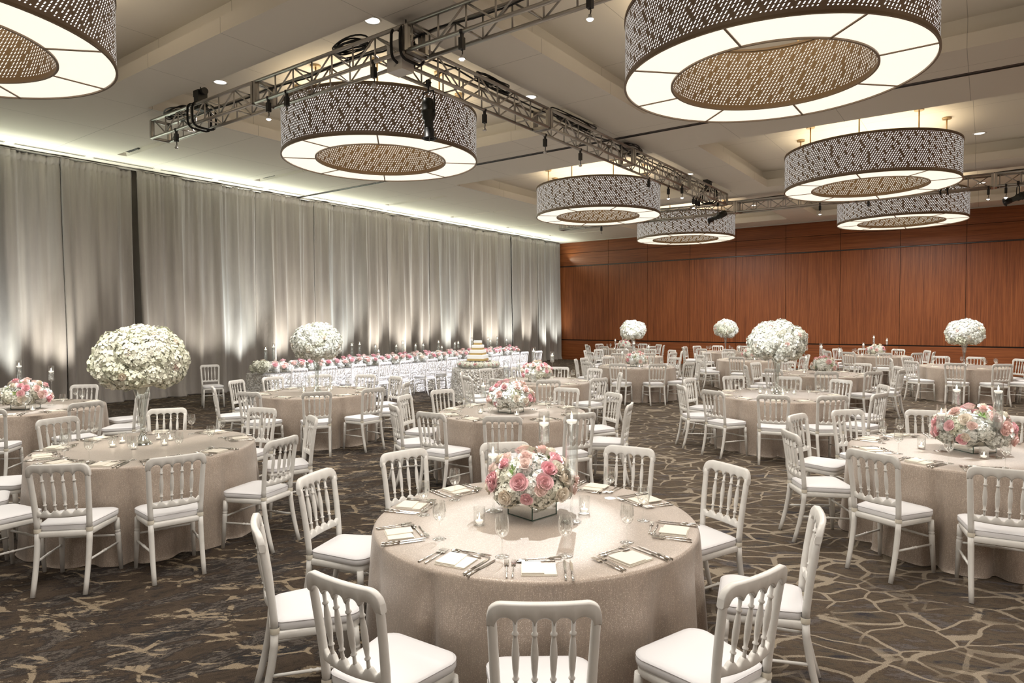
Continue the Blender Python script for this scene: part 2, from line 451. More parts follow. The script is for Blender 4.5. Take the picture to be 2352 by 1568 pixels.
# slot air diffusers along the drapes and grilles in the ceiling troughs
k = 0
for y in [4.1 + 1.46 * i for i in range(15)]:
    b = MB(); b.box((-16.10, y, ZC - .0055), (.05, 1.26, .01), 0); b.box((-16.069, y, ZC - .007), (.012, 1.3, .014), 1); b.box((-16.131, y, ZC - .007), (.012, 1.3, .014), 1)
    o = part('slot_diffuser', b, ['gap', 'dltrim'], None)
    tag(o, 'black linear air slot in ceiling along drapes, %s from left' % ['leftmost', 'second', 'third', 'fourth', 'fifth', 'sixth', 'seventh', 'eighth', 'ninth', 'tenth', 'eleventh', 'twelfth', 'thirteenth', 'fourteenth', 'fifteenth'][k], 'air vent', 'linear slots along the drapes'); k += 1
for i, (a, b_, y) in enumerate(TR):
    if i > 2: continue
    b = MB(); b.box((a + .45, y, ZC + .055), (.50, .12, .02), 0)
    for q in range(6): b.box((a + .24 + .085 * q, y, ZC + .043), (.012, .12, .008), 1)
    tag(part('ceiling_grille', b, ['black', 'steel_trim'], None), 'black grille in the ceiling trough %s' % ['nearest the left edge', 'left of the middle drum lamp', 'third along the drapes'][i], 'vent', 'ceiling trough grilles')

# ------------------------------------------------------------------ drapes
def fold(y, seed):
    r = random.Random(seed); v = 0
    for f, a in ((1.7, .06), (3.3, .075), (5.9, .065), (11., .028)):
        v += a * math.sin(2 * PI * y / 3.05 * f * (1 + .15 * r.random()) + r.random() * 6.28 + .6 * math.sin(y * 2 + r.random() * 6))
    return v
DR = [(3.95, 5.83), (5.845, 7.33), (7.42, 10.55), (10.58, 12.48), (12.495, 15.40), (15.43, 17.55), (17.565, 19.63), (19.65, 22.52), (22.55, 24.52), (24.535, 26.45)]
ordn = ['leftmost, cut by picture edge', 'second from left, left of the dark gap', 'third from left, right of the dark gap', 'fourth from left', 'fifth from left', 'sixth from left', 'fifth from the wood wall', 'fourth from the wood wall', 'second from the wood wall', 'last, beside the wood wall']
ordn[7] = 'third from the wood wall'; ordn[6] = 'fourth from the wood wall'
for i, (a, b) in enumerate(DR):
    mb = MB(); ny = int((b - a) / .032); rows = []
    zs = [0.005, .03, .15, .5, 1, 1.6, 2.3, 3, 3.7, 4.4, 4.95, 5.24, 5.29, 5.32, 5.36, 5.42, 5.475]
    for z in zs:
        row = []
        tz = z / 5.475
        for q in range(ny + 1):
            y = a + (b - a) * q / ny
            br = fold(y, 11); fine = .020 * math.sin(y * 58) + .012 * math.sin(y * 97 + 2)
            x = -16.45 + br * (1.25 - .85 * tz) + fine * (tz ** 3)
            if z > 5.3: x += .012 * math.sin(y * 140 + z * 20)
            if abs(z - 5.3) < .03: x -= .012
            if z < .04: x += .05
            row.append((x, y + .03 * math.sin(z * .9) * (1 - tz) - (.035 * (1 - tz) if q == ny and i == 1 else 0), z))
        rows.append(row)
    mb.grid(rows)
    o = part('drape', mb, 'curtain', None)
    sm = o.modifiers.new('thick', 'SOLIDIFY'); sm.thickness = .004
    tag(o, 'floor-length taupe satin drape, %s' % ordn[i], 'curtain', 'taupe drapes along the left wall')
mb = MB(); mb.rod((-16.47, 3.9, 5.50), (-16.47, 26.5, 5.50), .022, 10)
tag(part('drape_pole', mb, 'alu', None), 'long metal pole holding the taupe drapes under the ceiling', 'pole')

# ------------------------------------------------------------------ ring chandeliers
ZB, DH, RO, RI = 4.747, .786, 1.6955, 1.133
def drum(r, flip):
    n = 128; me = MB(); rows = []
    for z in (0, DH): rows.append([(r * math.cos(2 * PI * k / n), r * math.sin(2 * PI * k / n), z) for k in range(n + 1)])
    me.grid(rows, 0, False, True, flip)
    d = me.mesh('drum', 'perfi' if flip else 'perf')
    uvl = d.uv_layers.new(name='UVMap')
    for p in d.polygons:
        for li in p.loop_indices:
            vi = d.loops[li].vertex_index; kk = vi % (n + 1)
            uvl.data[li].uv = (kk / n * round(2 * PI * r / .0435 / 78) * 78 * .0435, d.vertices[vi].co.z)
    return d
def ringbox(r, dr, z, dz, n=128):
    m_ = MB(); pr = [(r - dr, z), (r + dr, z), (r + dr, z + dz), (r - dr, z + dz), (r - dr, z)]
    m_.lathe(pr, n, 0, cap0=False, cap1=False, smooth=False); return m_
def make_chandelier():
    t_ = thing('ring_chandelier', '', 'chandelier', (0, 0, 0), 0, 'perforated drum chandeliers')
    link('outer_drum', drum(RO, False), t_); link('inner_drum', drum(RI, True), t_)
    m_ = ringbox(RO, .012, -.012, .03); m_2 = ringbox(RO, .012, DH - .015, .03)
    part('outer_rim', m_, 'bronze', t_); part('outer_rim', m_2, 'bronze', t_)
    part('inner_rim', ringbox(RI, .012, -.012, .03), 'bronze', t_); part('inner_rim', ringbox(RI, .012, DH - .015, .03), 'bronze', t_)
    for k in range(8):
        a0 = PI / 4 * k; rows = []
        for r in (RI + .012, RO - .012): rows.append([(r * math.cos(a0 + PI / 4 * q / 10), r * math.sin(a0 + PI / 4 * q / 10), .006) for q in range(11)])
        m_ = MB(); m_.grid(rows, 0, False, False); part('diffuser_panel', m_, 'diff', t_)
        m_ = MB(); rc = (RI + RO) / 2; m_.box((rc * math.cos(a0), rc * math.sin(a0), .002), (RO - RI - .02, .022, .014), 0, a0); part('divider', m_, 'bronze', t_)
        m_ = MB(); px, py = 1.40 * math.cos(a0), 1.40 * math.sin(a0)
        m_.rod((px, py, DH - .1), (px, py, ZT - ZB), .014, 8); rd = part('rod', m_, 'rodm', t_)
        m_ = MB(); m_.lathe([(.085, ZT - ZB - .035), (.085, ZT - ZB)], 20, 0, (px, py, 0)); part('canopy', m_, 'rodm', rd)
    m_ = MB(); rows = []
    for r in (RI, RO): rows.append([(r * math.cos(2 * PI * q / 64), r * math.sin(2 * PI * q / 64), DH - .03) for q in range(64)])
    m_.grid(rows, 0, True, False); part('top_plate', m_, 'white', t_)
    return t_
chandelier_spots = [
    (CXS[0], CYS[1], 'large perforated bronze drum chandelier left of centre, behind the metal truss'),
    (CXS[0], CYS[0], 'perforated bronze drum chandelier cut off by the upper left corner'),
    (CXS[1], 8.163, 'largest perforated bronze drum chandelier at upper right, cut by top edge'),
    (CXS[0], 16.187, 'perforated bronze drum chandelier near centre, just beyond the long truss'),
    (CXS[0] , 22.70, 'smallest perforated bronze drum chandelier, low before the wood wall, right of centre'),
    (CXS[1], 16.187, 'perforated bronze drum chandelier at right, under the largest one'),
    (CXS[1], 22.65, 'perforated bronze drum chandelier at far right before the wood wall'),
]
ch0 = make_chandelier()
WARM = (1, .86, .68)
for i, (x, y, lab) in enumerate(chandelier_spots):
    if i == 0: ch0.location = (x, y, ZB); ch0['label'] = lab
    else: clone(ch0, (x, y, ZB), 0, lab)
CH_ALL = [(x, y) for x, y, _ in chandelier_spots]
CH_ALL += [(CXS[1], CYS[0]), (CXS[2], CYS[0]), (CXS[2], CYS[1]), (CXS[2], CYS[2]), (CXS[2], CYS[3]), (CXS[0], -4.0), (CXS[1], -4.0), (CXS[2], -4.0)]   # the room's drum lamps out of view give light too
for x, y in CH_ALL:
    light('chandelier_lamp', 'AREA', (x, y, ZB - .02), 155 * (1 if y > 0 else .4), (1, .965, .915), (x, y, 0), shape='DISK', size=3.3)
    light('chandelier_uplamp', 'AREA', (x, y, ZB + DH + .02), 42, (1, .83, .58), (x, y, 9), shape='DISK', size=3.0)
#END1

# ------------------------------------------------------------------ downlights
for i, (x, y, lab) in enumerate([
    (-6.87, 6.23, 'round recessed downlight above the truss junction'), (-10.72, 6.25, 'round recessed downlight at left, above the truss end'),
    (-6.87, 10.06, 'round recessed downlight beside the long truss, upper centre'), (-6.88, 18.05, 'round recessed downlight over the far end of the long truss'),
    (-.2, 18.0, 'round recessed downlight at far right, beyond the drum chandelier'), (-.2, 24.6, 'small recessed downlight seen through the truss at far right'),
    (-6.9, 24.4, 'small recessed downlight above the far crossing truss, right of centre')]):
    m_ = MB(); m_.lathe([(.095, .0), (.115, -.012), (.128, -.012), (.13, 0)], 28, 0, cap0=False, cap1=False)
    t_ = thing('downlight', lab, 'ceiling light', (x, y, ZT), 0, 'recessed downlights')
    part('trim_ring', m_, 'dltrim', t_)
    m_ = MB(); m_.lathe([(.0, -.004), (.098, -.004)], 28, 0, cap0=False, cap1=False); part('lens', m_, 'dl', t_)
    light('downlight_lamp', 'SPOT', (x, y, ZT - .03), 260, (1, .95, .88), (x, y, 0), spot_size=1.5, spot_blend=.9, shadow_soft_size=.1)

# ------------------------------------------------------------------ chair
def back_y(z): 
    if z <= .43: return -.195 - .085 * ((.43 - z) / .43) ** 1.6
    return -.195 - .062 * ((z - .43) / .49) ** 1.4
def hw(z): return .168 + .022 * max(0, (z - .43) / .49)
def bow(x, w): return -.022 * (1 - (x / w) ** 2)
def strip(cols):
    """closed bar from columns of (x, ztop, zbot, y, thickness) with softened edges"""
    m_ = MB(); rows = []
    for x, zt, zb, y, th in cols:
        h = th / 2; b = min(.007, (zt - zb) * .3)
        rows.append([(x, y - h + b * .6, zt), (x, y + h - b * .6, zt), (x, y + h, zt - b), (x, y + h, zb + b), (x, y + h - b * .6, zb), (x, y - h + b * .6, zb), (x, y - h, zb + b), (x, y - h, zt - b)])
    o = m_.grid(rows, 0, True, True, True)
    m_.cap([o + k for k in range(8)], 0); m_.cap([o + (len(rows) - 1) * 8 + k for k in range(8)], 0, True)
    return m_
SPX = (-.1025, -.034, .034, .1025)
def outline(wf, wb_, yf, yb, r, n=6):
    pts = []
    for cx, cy, a0 in ((wf - r, yf - r, 0), (-wf + r, yf - r, PI / 2), (-wb_ + r * .6, yb + r * .6, PI), (wb_ - r * .6, yb + r * .6, 1.5 * PI)):
        rr = r if cy > 0 else r * .6
        for k in range(n + 1):
            a = a0 + PI / 2 * k / n; pts.append((cx + rr * math.cos(a), cy + rr * math.sin(a)))
    return pts
def slab(ol, levels, mi=0):
    m_ = MB(); rows = []
    cx = 0; cy = sum(p[1] for p in ol) / len(ol)
    for inset, z in levels:
        rows.append([((x - cx) * (1 - inset) + cx, (y - cy) * (1 - inset) + cy, z) for x, y in ol])
    n = len(ol); o = m_.grid(rows, mi, True, True)
    m_.cap([o + k for k in range(n)], mi, True); m_.cap([o + (len(rows) - 1) * n + k for k in range(n)], mi, False, True)
    return m_
def make_chair():
    t_ = thing('banquet_chair', '', 'chair')
    # back frame: two posts and a scalloped top rail
    w = .203; cols = []
    cus = (-.172,) + SPX + (.172,)
    for k in range(61):
        x = -w + 2 * w * k / 60; ax = abs(x); rr = .055
        zt = .92 if ax < w - rr else .92 - rr + math.sqrt(max(0, rr * rr - (ax - w + rr) ** 2))
        zb = .835
        for a, b in zip(cus[:-1], cus[1:]):
            if a <= x <= b:
                q = (x - a) / (b - a) * 2 - 1; zb = .832 + .034 * math.sqrt(max(0, 1 - q * q))
        if ax > .172: zb = .832 - .004
        zb = min(zb, zt - .012)
        cols.append((x, zt, zb, back_y(.89) + bow(x, w), .031))
    m_ = strip(cols)
    m_.v = [(x, y + back_y(z) - back_y(.89), z) for x, y, z in m_.v]
    for s in (-1, 1):
        path = [(s * (hw(z) - .002), back_y(z), z) for z in (.425, .5, .6, .7, .8, .835, .86)]
        m_.tube(path, [.0185, .019, .019, .0185, .018, .0175, .013], 10, 0)
    part('back_frame', m_, 'paint', t_)
    cols = []; wl = .165
    for k in range(49):
        x = -wl + 2 * wl * k / 48
        zt = .566
        for sx in SPX: zt = max(zt, .566 + .024 * max(0, 1 - (abs(x - sx) / .026) ** 2))
        zt = max(zt, .566 + .022 * max(0, 1 - ((wl - abs(x)) / .03) ** 2))
        cols.append((x, zt, .535 + .004 * (x / wl) ** 2, back_y(.555) + bow(x, wl), .024))
    part('lower_rail', strip(cols), 'paint', t_)
    for sx in SPX:
        b0 = Vector((sx * .97, back_y(.575) + bow(sx, .165), .575)); b1 = Vector((sx, back_y(.85) + bow(sx, .192), .85))
        pr = [(0, .0085), (.10, .0075), (.16, .007), (.175, .0125), (.19, .0125), (.205, .0075), (.33, .0115), (.5, .014), (.64, .0125), (.76, .0085), (.795, .0075), (.81, .0125), (.83, .0125), (.845, .0075), (1, .0085)]
        m_ = MB(); m_.tube([b0.lerp(b1, q) for q, r in pr], [r for q, r in pr], 8); part('spindle', m_, 'paint', t_)
    ol = outline(.208, .178, .205, -.215, .07)
    part('seat_frame', slab(ol, [(.02, .392), (0, .398), (0, .425), (.03, .432)]), 'paint', t_)
    ol2 = outline(.213, .172, .212, -.190, .075)
    cu = slab(ol2, [(.05, .432), (.005, .436), (-.012, .447), (-.012, .462), (.0, .474), (.05, .481), (.18, .486), (.5, .490)])
    cu_o = part('seat_cushion', cu, 'cushion', t_)
    m_ = MB(); cy_ = sum(p[1] for p in ol2) / len(ol2)
    m_.tube([(x * 1.004, (y - cy_) * 1.004 + cy_, .4725) for x, y in ol2], .0028, 5, 0, False, True); part('piping', m_, 'piping', cu_o)
    for s in (-1, 1):
        m_ = MB(); m_.lathe([(.0215, .425), (.0225, .43), (.0225, .449), (.0215, .454)], 12, 0, (s * (hw(.43) - .001), back_y(.44), 0), False, False)
        part('cushion_strap', m_, 'tie', cu_o)
    for s in (-1, 1):
        a = Vector((s * .192, .172, .400)); b = Vector((s * .207, .198, 0))
        pr = [(0, .0205), (.20, .0205), (.215, .0165), (.23, .0205), (.25, .0205), (.265, .0165), (.28, .0205), (.32, .0205), (1, .0135)]
        m_ = MB(); m_.tube([a.lerp(b, q) for q, r in pr], [r for q, r in pr], 10); part('front_leg', m_, 'paint', t_)
        zs = (.428, .36, .27, .18, .09, 0)
        m_ = MB(); m_.tube([(s * (hw(z) - .001), back_y(z), z) for z in zs], [.0195, .0195, .019, .018, .017, .016], 10)
        part('rear_leg', m_, 'paint', t_)
        a = Vector((s * .198, .18, .215)); b = Vector((s * .171, back_y(.225), .225))
        pr = [(0, .008), (.44, .0085), (.46, .0125), (.485, .008), (.515, .008), (.54, .0125), (.56, .0085), (1, .008)]
        m_ = MB(); m_.tube([a.lerp(b, q) for q, r in pr], [r for q, r in pr], 8); part('stretcher', m_, 'paint', t_)
    m_ = MB(); m_.tube([(-.196, .178, .27), (-.02, .178, .27), (-.01, .178, .27), (.01, .178, .27), (.02, .178, .27), (.196, .178, .27)], [.008, .0085, .0125, .0125, .0085, .008], 8)
    part('stretcher', m_, 'paint', t_)
    return t_
chair0 = make_chair(); chair_used = [False]
def place_chair(x, y, rz, label, group):
    pts = [(x + dx, y + dy, z) for dx in (-.22, .22) for dy in (-.22, .22) for z in (0, .45, .92)]
    if not in_frame(pts, -8): return None
    if not chair_used[0]:
        chair_used[0] = True; chair0.location = (x, y, 0); chair0.rotation_euler = (0, 0, rz); chair0['label'] = label; chair0['group'] = group
        return chair0
    return clone(chair0, (x, y, 0), rz, label, group)

# ------------------------------------------------------------------ tables
RT = .915
def table_mesh(seed, H=.76, R=RT, flare=.030, amp=.125, nf=13, mi='cloth'):
    r = random.Random(seed); n = 240
    ph = []
    a = 0
    while a < 2 * PI - .15:
        ph.append((a, .55 + .7 * r.random(), .045 + .045 * r.random())); a += 2 * PI / nf * (.6 + .8 * r.random())
    def fo(th):
        v = 0
        for p, k, w_ in ph:
            d = (th - p + PI) % (2 * PI) - PI
            v += k * math.exp(-(d / w_) ** 2)
        return .25 - min(v, 1.25)
    m_ = MB(); rows = []
    for q in (.02, .3, .6, .8, .93): rows.append((R * q, H, 0))
    for q in range(1, 6):
        b = PI / 2 * q / 5; rows.append((R - .022 + .022 * math.sin(b), H - .022 * (1 - math.cos(b)), 0))
    for q in (.04, .1, .2, .32, .45, .6, .75, .88, .96): rows.append((R + flare * q, H * (1 - q) + .0, q))
    rr = []
    for rad, z, q in rows:
        rr.append([((rad + amp * fo(2 * PI * k / n) * q ** .85) * math.cos(2 * PI * k / n), (rad + amp * fo(2 * PI * k / n) * q ** .85) * math.sin(2 * PI * k / n), z) for k in range(n)])
    for ex, z in ((.006, .012), (.014, .004)):
        rr.append([((R + flare + ex * (.5 + .5 * math.sin(9 * 2 * PI * k / n)) + amp * fo(2 * PI * k / n)) * math.cos(2 * PI * k / n), (R + flare + ex * (.5 + .5 * math.sin(9 * 2 * PI * k / n)) + amp * fo(2 * PI * k / n)) * math.sin(2 * PI * k / n), z) for k in range(n)])
    o = m_.grid(rr, 0, True, True, True)
    m_.cap([o + k for k in range(n)], 0)
    return m_.mesh('draped_table', mi)
TM = [table_mesh(s) for s in (3, 8, 21)]

# small tableware -----------------------------------------------------------
def napkin_mesh(seed):
    r = random.Random(seed); m_ = MB()
    def pad(x0, x1, y0, y1, z0, z1, sk=0.):
        pr = [(.0, z0), (.0, z0 + (z1 - z0) * .7), (.004, z1)]
        rows = []
        for ins, z in pr: rows.append([(x0 + ins + sk * .0, y0 + ins, z), (x1 - ins, y0 + ins, z), (x1 - ins - sk, y1 - ins, z), (x0 + ins, y1 - ins, z)])
        o = m_.grid(rows, 0, True, False); m_.cap([o + 8 + k for k in range(4)]); m_.cap([o + k for k in range(4)], 0, True)
    pad(-.080, .080, -.072, .066, 0, .004); pad(-.078, .080, -.070, .062, .0045, .0085)
    pad(-.078, .020 + .01 * r.random(), -.068, .074, .009, .0145, .012)
    return m_.mesh('napkin', 'napkin')
NAP = [napkin_mesh(s) for s in (1, 2, 3)]
def fork_mesh():
    m_ = MB()
    h = [(0, -.10), (0, -.05), (0, 0), (0, .035)]
    m_.tube([(0, -.10, .003), (0, -.04, .0035), (0, .02, .006), (0, .045, .006)], [.0045, .004, .0025, .004], 6, 0, True, False)
    m_.box((0, .055, .0065), (.021, .022, .003))
    for k in range(4): m_.box((-.0088 + .00587 * k, .083, .0085), (.0028, .038, .0024))
    return m_.mesh('fork', 'silver')
def knife_mesh():
    m_ = MB(); m_.tube([(0, -.115, .0045), (0, -.02, .0045)], [.006, .005], 6)
    rows = []
    for y, x0, x1 in ((-.02, -.004, .006), (.03, -.005, .008), (.085, -.005, .008), (.105, -.004, .005), (.115, -.002, .001)): rows.append([(x0, y, .003), (x0, y, .0055), (x1, y, .0045), (x1, y, .0035)])
    o = m_.grid(rows, 0, True, False, True); m_.cap([o + k for k in range(4)]); m_.cap([o + 16 + k for k in range(4)], 0, True)
    return m_.mesh('knife', 'silver')
def spoon_mesh():
    m_ = MB(); m_.tube([(0, -.09, .003), (0, -.03, .004), (0, .03, .0065), (0, .048, .006)], [.0045, .0035, .0025, .0035], 6)
    rows = []
    for q in range(9):
        a = PI * q / 8; y = .048 + .024 * (1 - math.cos(a)); ww = .0145 * math.sin(a) ** .8
        rows.append([(-ww, y, .0075), (-ww * .6, y, .0035), (0, y, .002), (ww * .6, y, .0035), (ww, y, .0075)])
    m_.grid(rows, 0, False, True)
    return m_.mesh('spoon', 'silver')
FORK, KNIFE, SPOON = fork_mesh(), knife_mesh(), spoon_mesh()
def glass_mesh():
    m_ = MB(); m_.lathe([(.036, 0), (.036, .0015), (.02, .004), (.006, .009), (.004, .02), (.0038, .085), (.007, .094), (.022, .103), (.032, .120), (.0355, .142), (.034, .168), (.0305, .198)], 24, 0, (0, 0, 0), True, False)
    m_.lathe([(.030, .198), (.033, .165), (.0345, .142), (.031, .121), (.02, .105), (.0, .100)], 24, 0, (0, 0, 0), False, False)
    return m_.mesh('wine_glass', 'glass')
WG = glass_mesh()
_cyl = {}
def cyl_meshes(stem, body):
    k = (round(stem, 3), round(body, 3))
    if k in _cyl: return _cyl[k]
    m_ = MB(); r = .035
    if stem > 0: m_.lathe([(.055, 0), (.055, .003), (.03, .006), (.010, .012), (.007, .03), (.006, stem - .02), (.012, stem - .004), (r - .004, stem), (r, stem + .006), (r, stem + body)], 24, 0, (0, 0, 0), True, False)
    else: m_.lathe([(r, 0), (r, .008), (r, body)], 24, 0, (0, 0, 0), True, False)
    m_.lathe([(r - .003, stem + body), (r - .003, stem + .01), (0, stem + .008)], 24, 0, (0, 0, 0), False, False)
    g_ = m_.mesh('glass_cylinder', 'glass')
    m_ = MB(); wl = stem + body - .085
    m_.lathe([(0, stem + .012), (r - .005, stem + .012), (r - .005, wl), (0, wl)], 20, 0, (0, 0, 0), False, False)
    w_ = m_.mesh('water', 'water')
    _cyl[k] = (g_, w_, wl); return _cyl[k]
def cand_mesh():
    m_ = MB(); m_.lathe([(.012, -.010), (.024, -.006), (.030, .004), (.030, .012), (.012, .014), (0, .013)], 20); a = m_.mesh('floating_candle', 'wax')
    m_ = MB(); m_.lathe([(.001, .013), (.005, .022), (.0065, .028), (.004, .040), (.0005, .054)], 10); b = m_.mesh('flame', 'flame'); return a, b
CW, CF = cand_mesh()
def candle(x, y, zt, stem, body, lab, grp):
    g_, w_, wl = cyl_meshes(stem, body)
    t_ = link('candle_cylinder', g_, None, (x, y, zt)); tag(t_, 'glass candle cylinder, ' + lab, 'candle holder', grp + ' candle cylinders')
    link('water', w_, t_)
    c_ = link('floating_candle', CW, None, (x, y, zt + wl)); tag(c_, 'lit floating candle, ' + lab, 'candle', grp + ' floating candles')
    link('flame', CF, c_)
def vot_meshes():
    m_ = MB(); m_.lathe([(.030, 0), (.033, .006), (.034, .10)], 20, 0, (0, 0, 0), True, False); m_.lathe([(.031, .10), (.030, .008), (0, .007)], 20, 0, (0, 0, 0), False, False); return m_.mesh('votive_glass', 'glass')
VG = vot_meshes()
def votive(x, y, zt, lab, grp):
    t_ = link('votive_glass', VG, None, (x, y, zt)); tag(t_, 'votive glass ' + lab, 'candle holder', grp + ' votive glasses')
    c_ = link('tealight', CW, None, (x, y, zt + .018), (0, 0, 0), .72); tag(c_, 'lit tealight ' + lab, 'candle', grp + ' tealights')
    link('flame', CF, c_)

# flowers ---------------------------------------------------------------------
def fib(n, zmin=-1., jit=0., r=None):
    out = []
    for k in range(n):
        z = 1 - (1 - zmin) * (k + .5) / n; a = k * 2.399963
        s_ = math.sqrt(max(0, 1 - z * z)); v = Vector((s_ * math.cos(a), s_ * math.sin(a), z))
        if jit: v = (v + Vector([(r.random() - .5) * jit for _ in range(3)])).normalized()
        out.append(v)
    return out
def frame_to(v):
    return Vector(v).to_track_quat('Z', 'Y')
def hyd_mesh(seed, mt, n=210):
    r = random.Random(seed); m_ = MB()
    rows = []
    for q in range(7):
        a = PI * (.02 + .80 * q / 6); rows.append([(.74 * math.sin(a) * math.cos(2 * PI * k / 10), .74 * math.sin(a) * math.sin(2 * PI * k / 10), .74 * math.cos(a)) for k in range(10)])
    m_.grid(rows, 0, True, True, True)
    for v in fib(n, -.55, .16, r):
        R_ = frame_to(v).to_matrix(); rad = .80 + .24 * r.random(); a0 = r.random() * 6.28; sz = .145 + .05 * r.random()
        tilt = Vector((r.random() - .5, r.random() - .5, 0)) * .9
        for k in range(4):
            a = a0 + PI / 2 * k; u = Vector((math.cos(a), math.sin(a), 0)); w_ = Vector((-math.sin(a), math.cos(a), 0))
            o = len(m_.v)
            for p in (Vector((0, 0, 0)), u * sz * .62 + w_ * sz * .48 + Vector((0, 0, .05)), u * sz + Vector((0, 0, .015)), u * sz * .62 - w_ * sz * .48 + Vector((0, 0, .05))):
                p = p + Vector((0, 0, p.x * tilt.x + p.y * tilt.y))
                m_.v.append(tuple(R_ @ p + v * rad))
            m_.face((o, o + 3, o + 2, o + 1), 0, True)
    return m_.mesh('hydrangea', mt)
HYD = [hyd_mesh(s, 'hyd') for s in (1, 2)]; HYDW = [hyd_mesh(s, 'hydw') for s in (3, 4)]
def rose_mesh(seed, mt, n=17):
    r = random.Random(seed); m_ = MB()
    m_.lathe([(.05, -.75), (.45, -.55), (.62, -.1), (.5, .1), (.16, .28), (.02, .38)], 12, 0, cap0=True, cap1=False)
    for k in range(n):
        q = k / (n - 1); a = k * 2.399963 + r.random() * .3; w_ = 1.25 - .35 * q
        R0 = .10 + .58 * q; top = .62 - .30 * q; rows = []
        for i in range(5):
            v = i / 4; row = []
            for j in range(6):
                u = j / 5 * 2 - 1
                rad = R0 * (.62 + .38 * v) + (.34 * q * v ** 3) * (1 - .3 * u * u) + .03 * (u + 1)
                z = -.55 + (top + .55) * v * (1 - .16 * u * u) - .16 * q * v ** 4
                row.append((rad * math.cos(a + u * w_), rad * math.sin(a + u * w_), z))
            rows.append(row)
        m_.grid(rows, 0, False, True)
    return m_.mesh('rose', mt)
ROSE = dict(pink=rose_mesh(1, 'pink'), blush=rose_mesh(2, 'blush'), cream=rose_mesh(3, 'creamr'))
def leaf_mesh():
    m_ = MB(); r = random.Random(5)
    for k in range(7):
        a = k * .9 + r.random(); t_ = .3 + .5 * r.random(); L = .8 + .5 * r.random(); o = len(m_.v)
        d = Vector((math.cos(a) * math.cos(t_), math.sin(a) * math.cos(t_), math.sin(t_))); w_ = Vector((-math.sin(a), math.cos(a), 0)) * .22
        for p in (Vector((0, 0, 0)), d * L * .5 + w_, d * L + Vector((0, 0, -.1)), d * L * .5 - w_): m_.v.append(tuple(p))
        m_.face((o, o + 1, o + 2, o + 3))
    return m_.mesh('leaves', 'green')
LEAF = leaf_mesh()
def bloom(kind, parent, p, v, sc, r):
    q = frame_to(v) 
    from mathutils import Quaternion
    q = q @ Quaternion((0, 0, 1), r.random() * 6.28)
    me = {'h': HYD, 'w': HYDW}.get(kind)
    nm = 'hydrangea' if me else ('rose' if kind != 'leaf' else 'leaf_spray')
    me = me[r.randrange(2)] if me else (LEAF if kind == 'leaf' else ROSE[kind])
    o = link(nm, me, parent, p, q.to_euler(), sc); return o
def tall_flowers(x, y, zt, lab, vlab, seed, rx=.375, rz=.265, bright=True, n=46, vh=.55):
    r = random.Random(seed)
    m_ = MB(); seg = 24
    pr = [(.080, 0), (.080, .004), (.062, .022), (.038, .06), (.022, .105), (.017, .125), (.024, .137), (.024, .145), (.017, .158), (.021, .19), (.029, .30), (.044, .42), (.062, .50), (.078, vh)]
    rows = []
    for rd, z in pr:
        f_ = 0 if z < .17 else .07
        rows.append([(rd * (1 + f_ * math.cos(12 * 2 * PI * k / 48)) * math.cos(2 * PI * k / 48), rd * (1 + f_ * math.cos(12 * 2 * PI * k / 48)) * math.sin(2 * PI * k / 48), z) for k in range(48)])
    o = m_.grid(rows, 0, True, True); m_.cap([o + k for k in range(48)], 0, True)
    tag(part('trumpet_vase', m_, 'crystal', None, loc=(x, y, zt)), vlab, 'vase', 'tall trumpet vases')
    t_ = thing('floral_arrangement', lab, 'flowers', (x, y, zt + vh), 0, 'tall hydrangea arrangements')
    hk = 'w' if bright else 'h'; hr = rx * .30 * math.sqrt(46 / n)
    cz = .235
    for v in fib(n, -.78, .22, r):
        p = Vector((v.x * (rx - hr * .75), v.y * (rx - hr * .75), cz + v.z * (rz - hr * .5)))
        if p.z < .03: p.z = .03 + .02 * r.random()
        bloom(hk if r.random() < .75 else 'h', t_, p, v, hr * (.9 + .25 * r.random()), r)
    for v in fib(13, -.62, .5, r):
        p = Vector((v.x * rx * 1.03, v.y * rx * 1.03, cz + v.z * rz * 1.04))
        if p.z < .05: p.z = .05
        bloom('blush' if r.random() < .35 else 'cream', t_, p, v, .041, r)
    m_ = MB(); m_.lathe([(.02, -.08), (.055, -.02), (.20, .03), (.28, .14), (.26, .26), (.1, .36)], 14); part('flower_core', m_, 'hyd', t_)
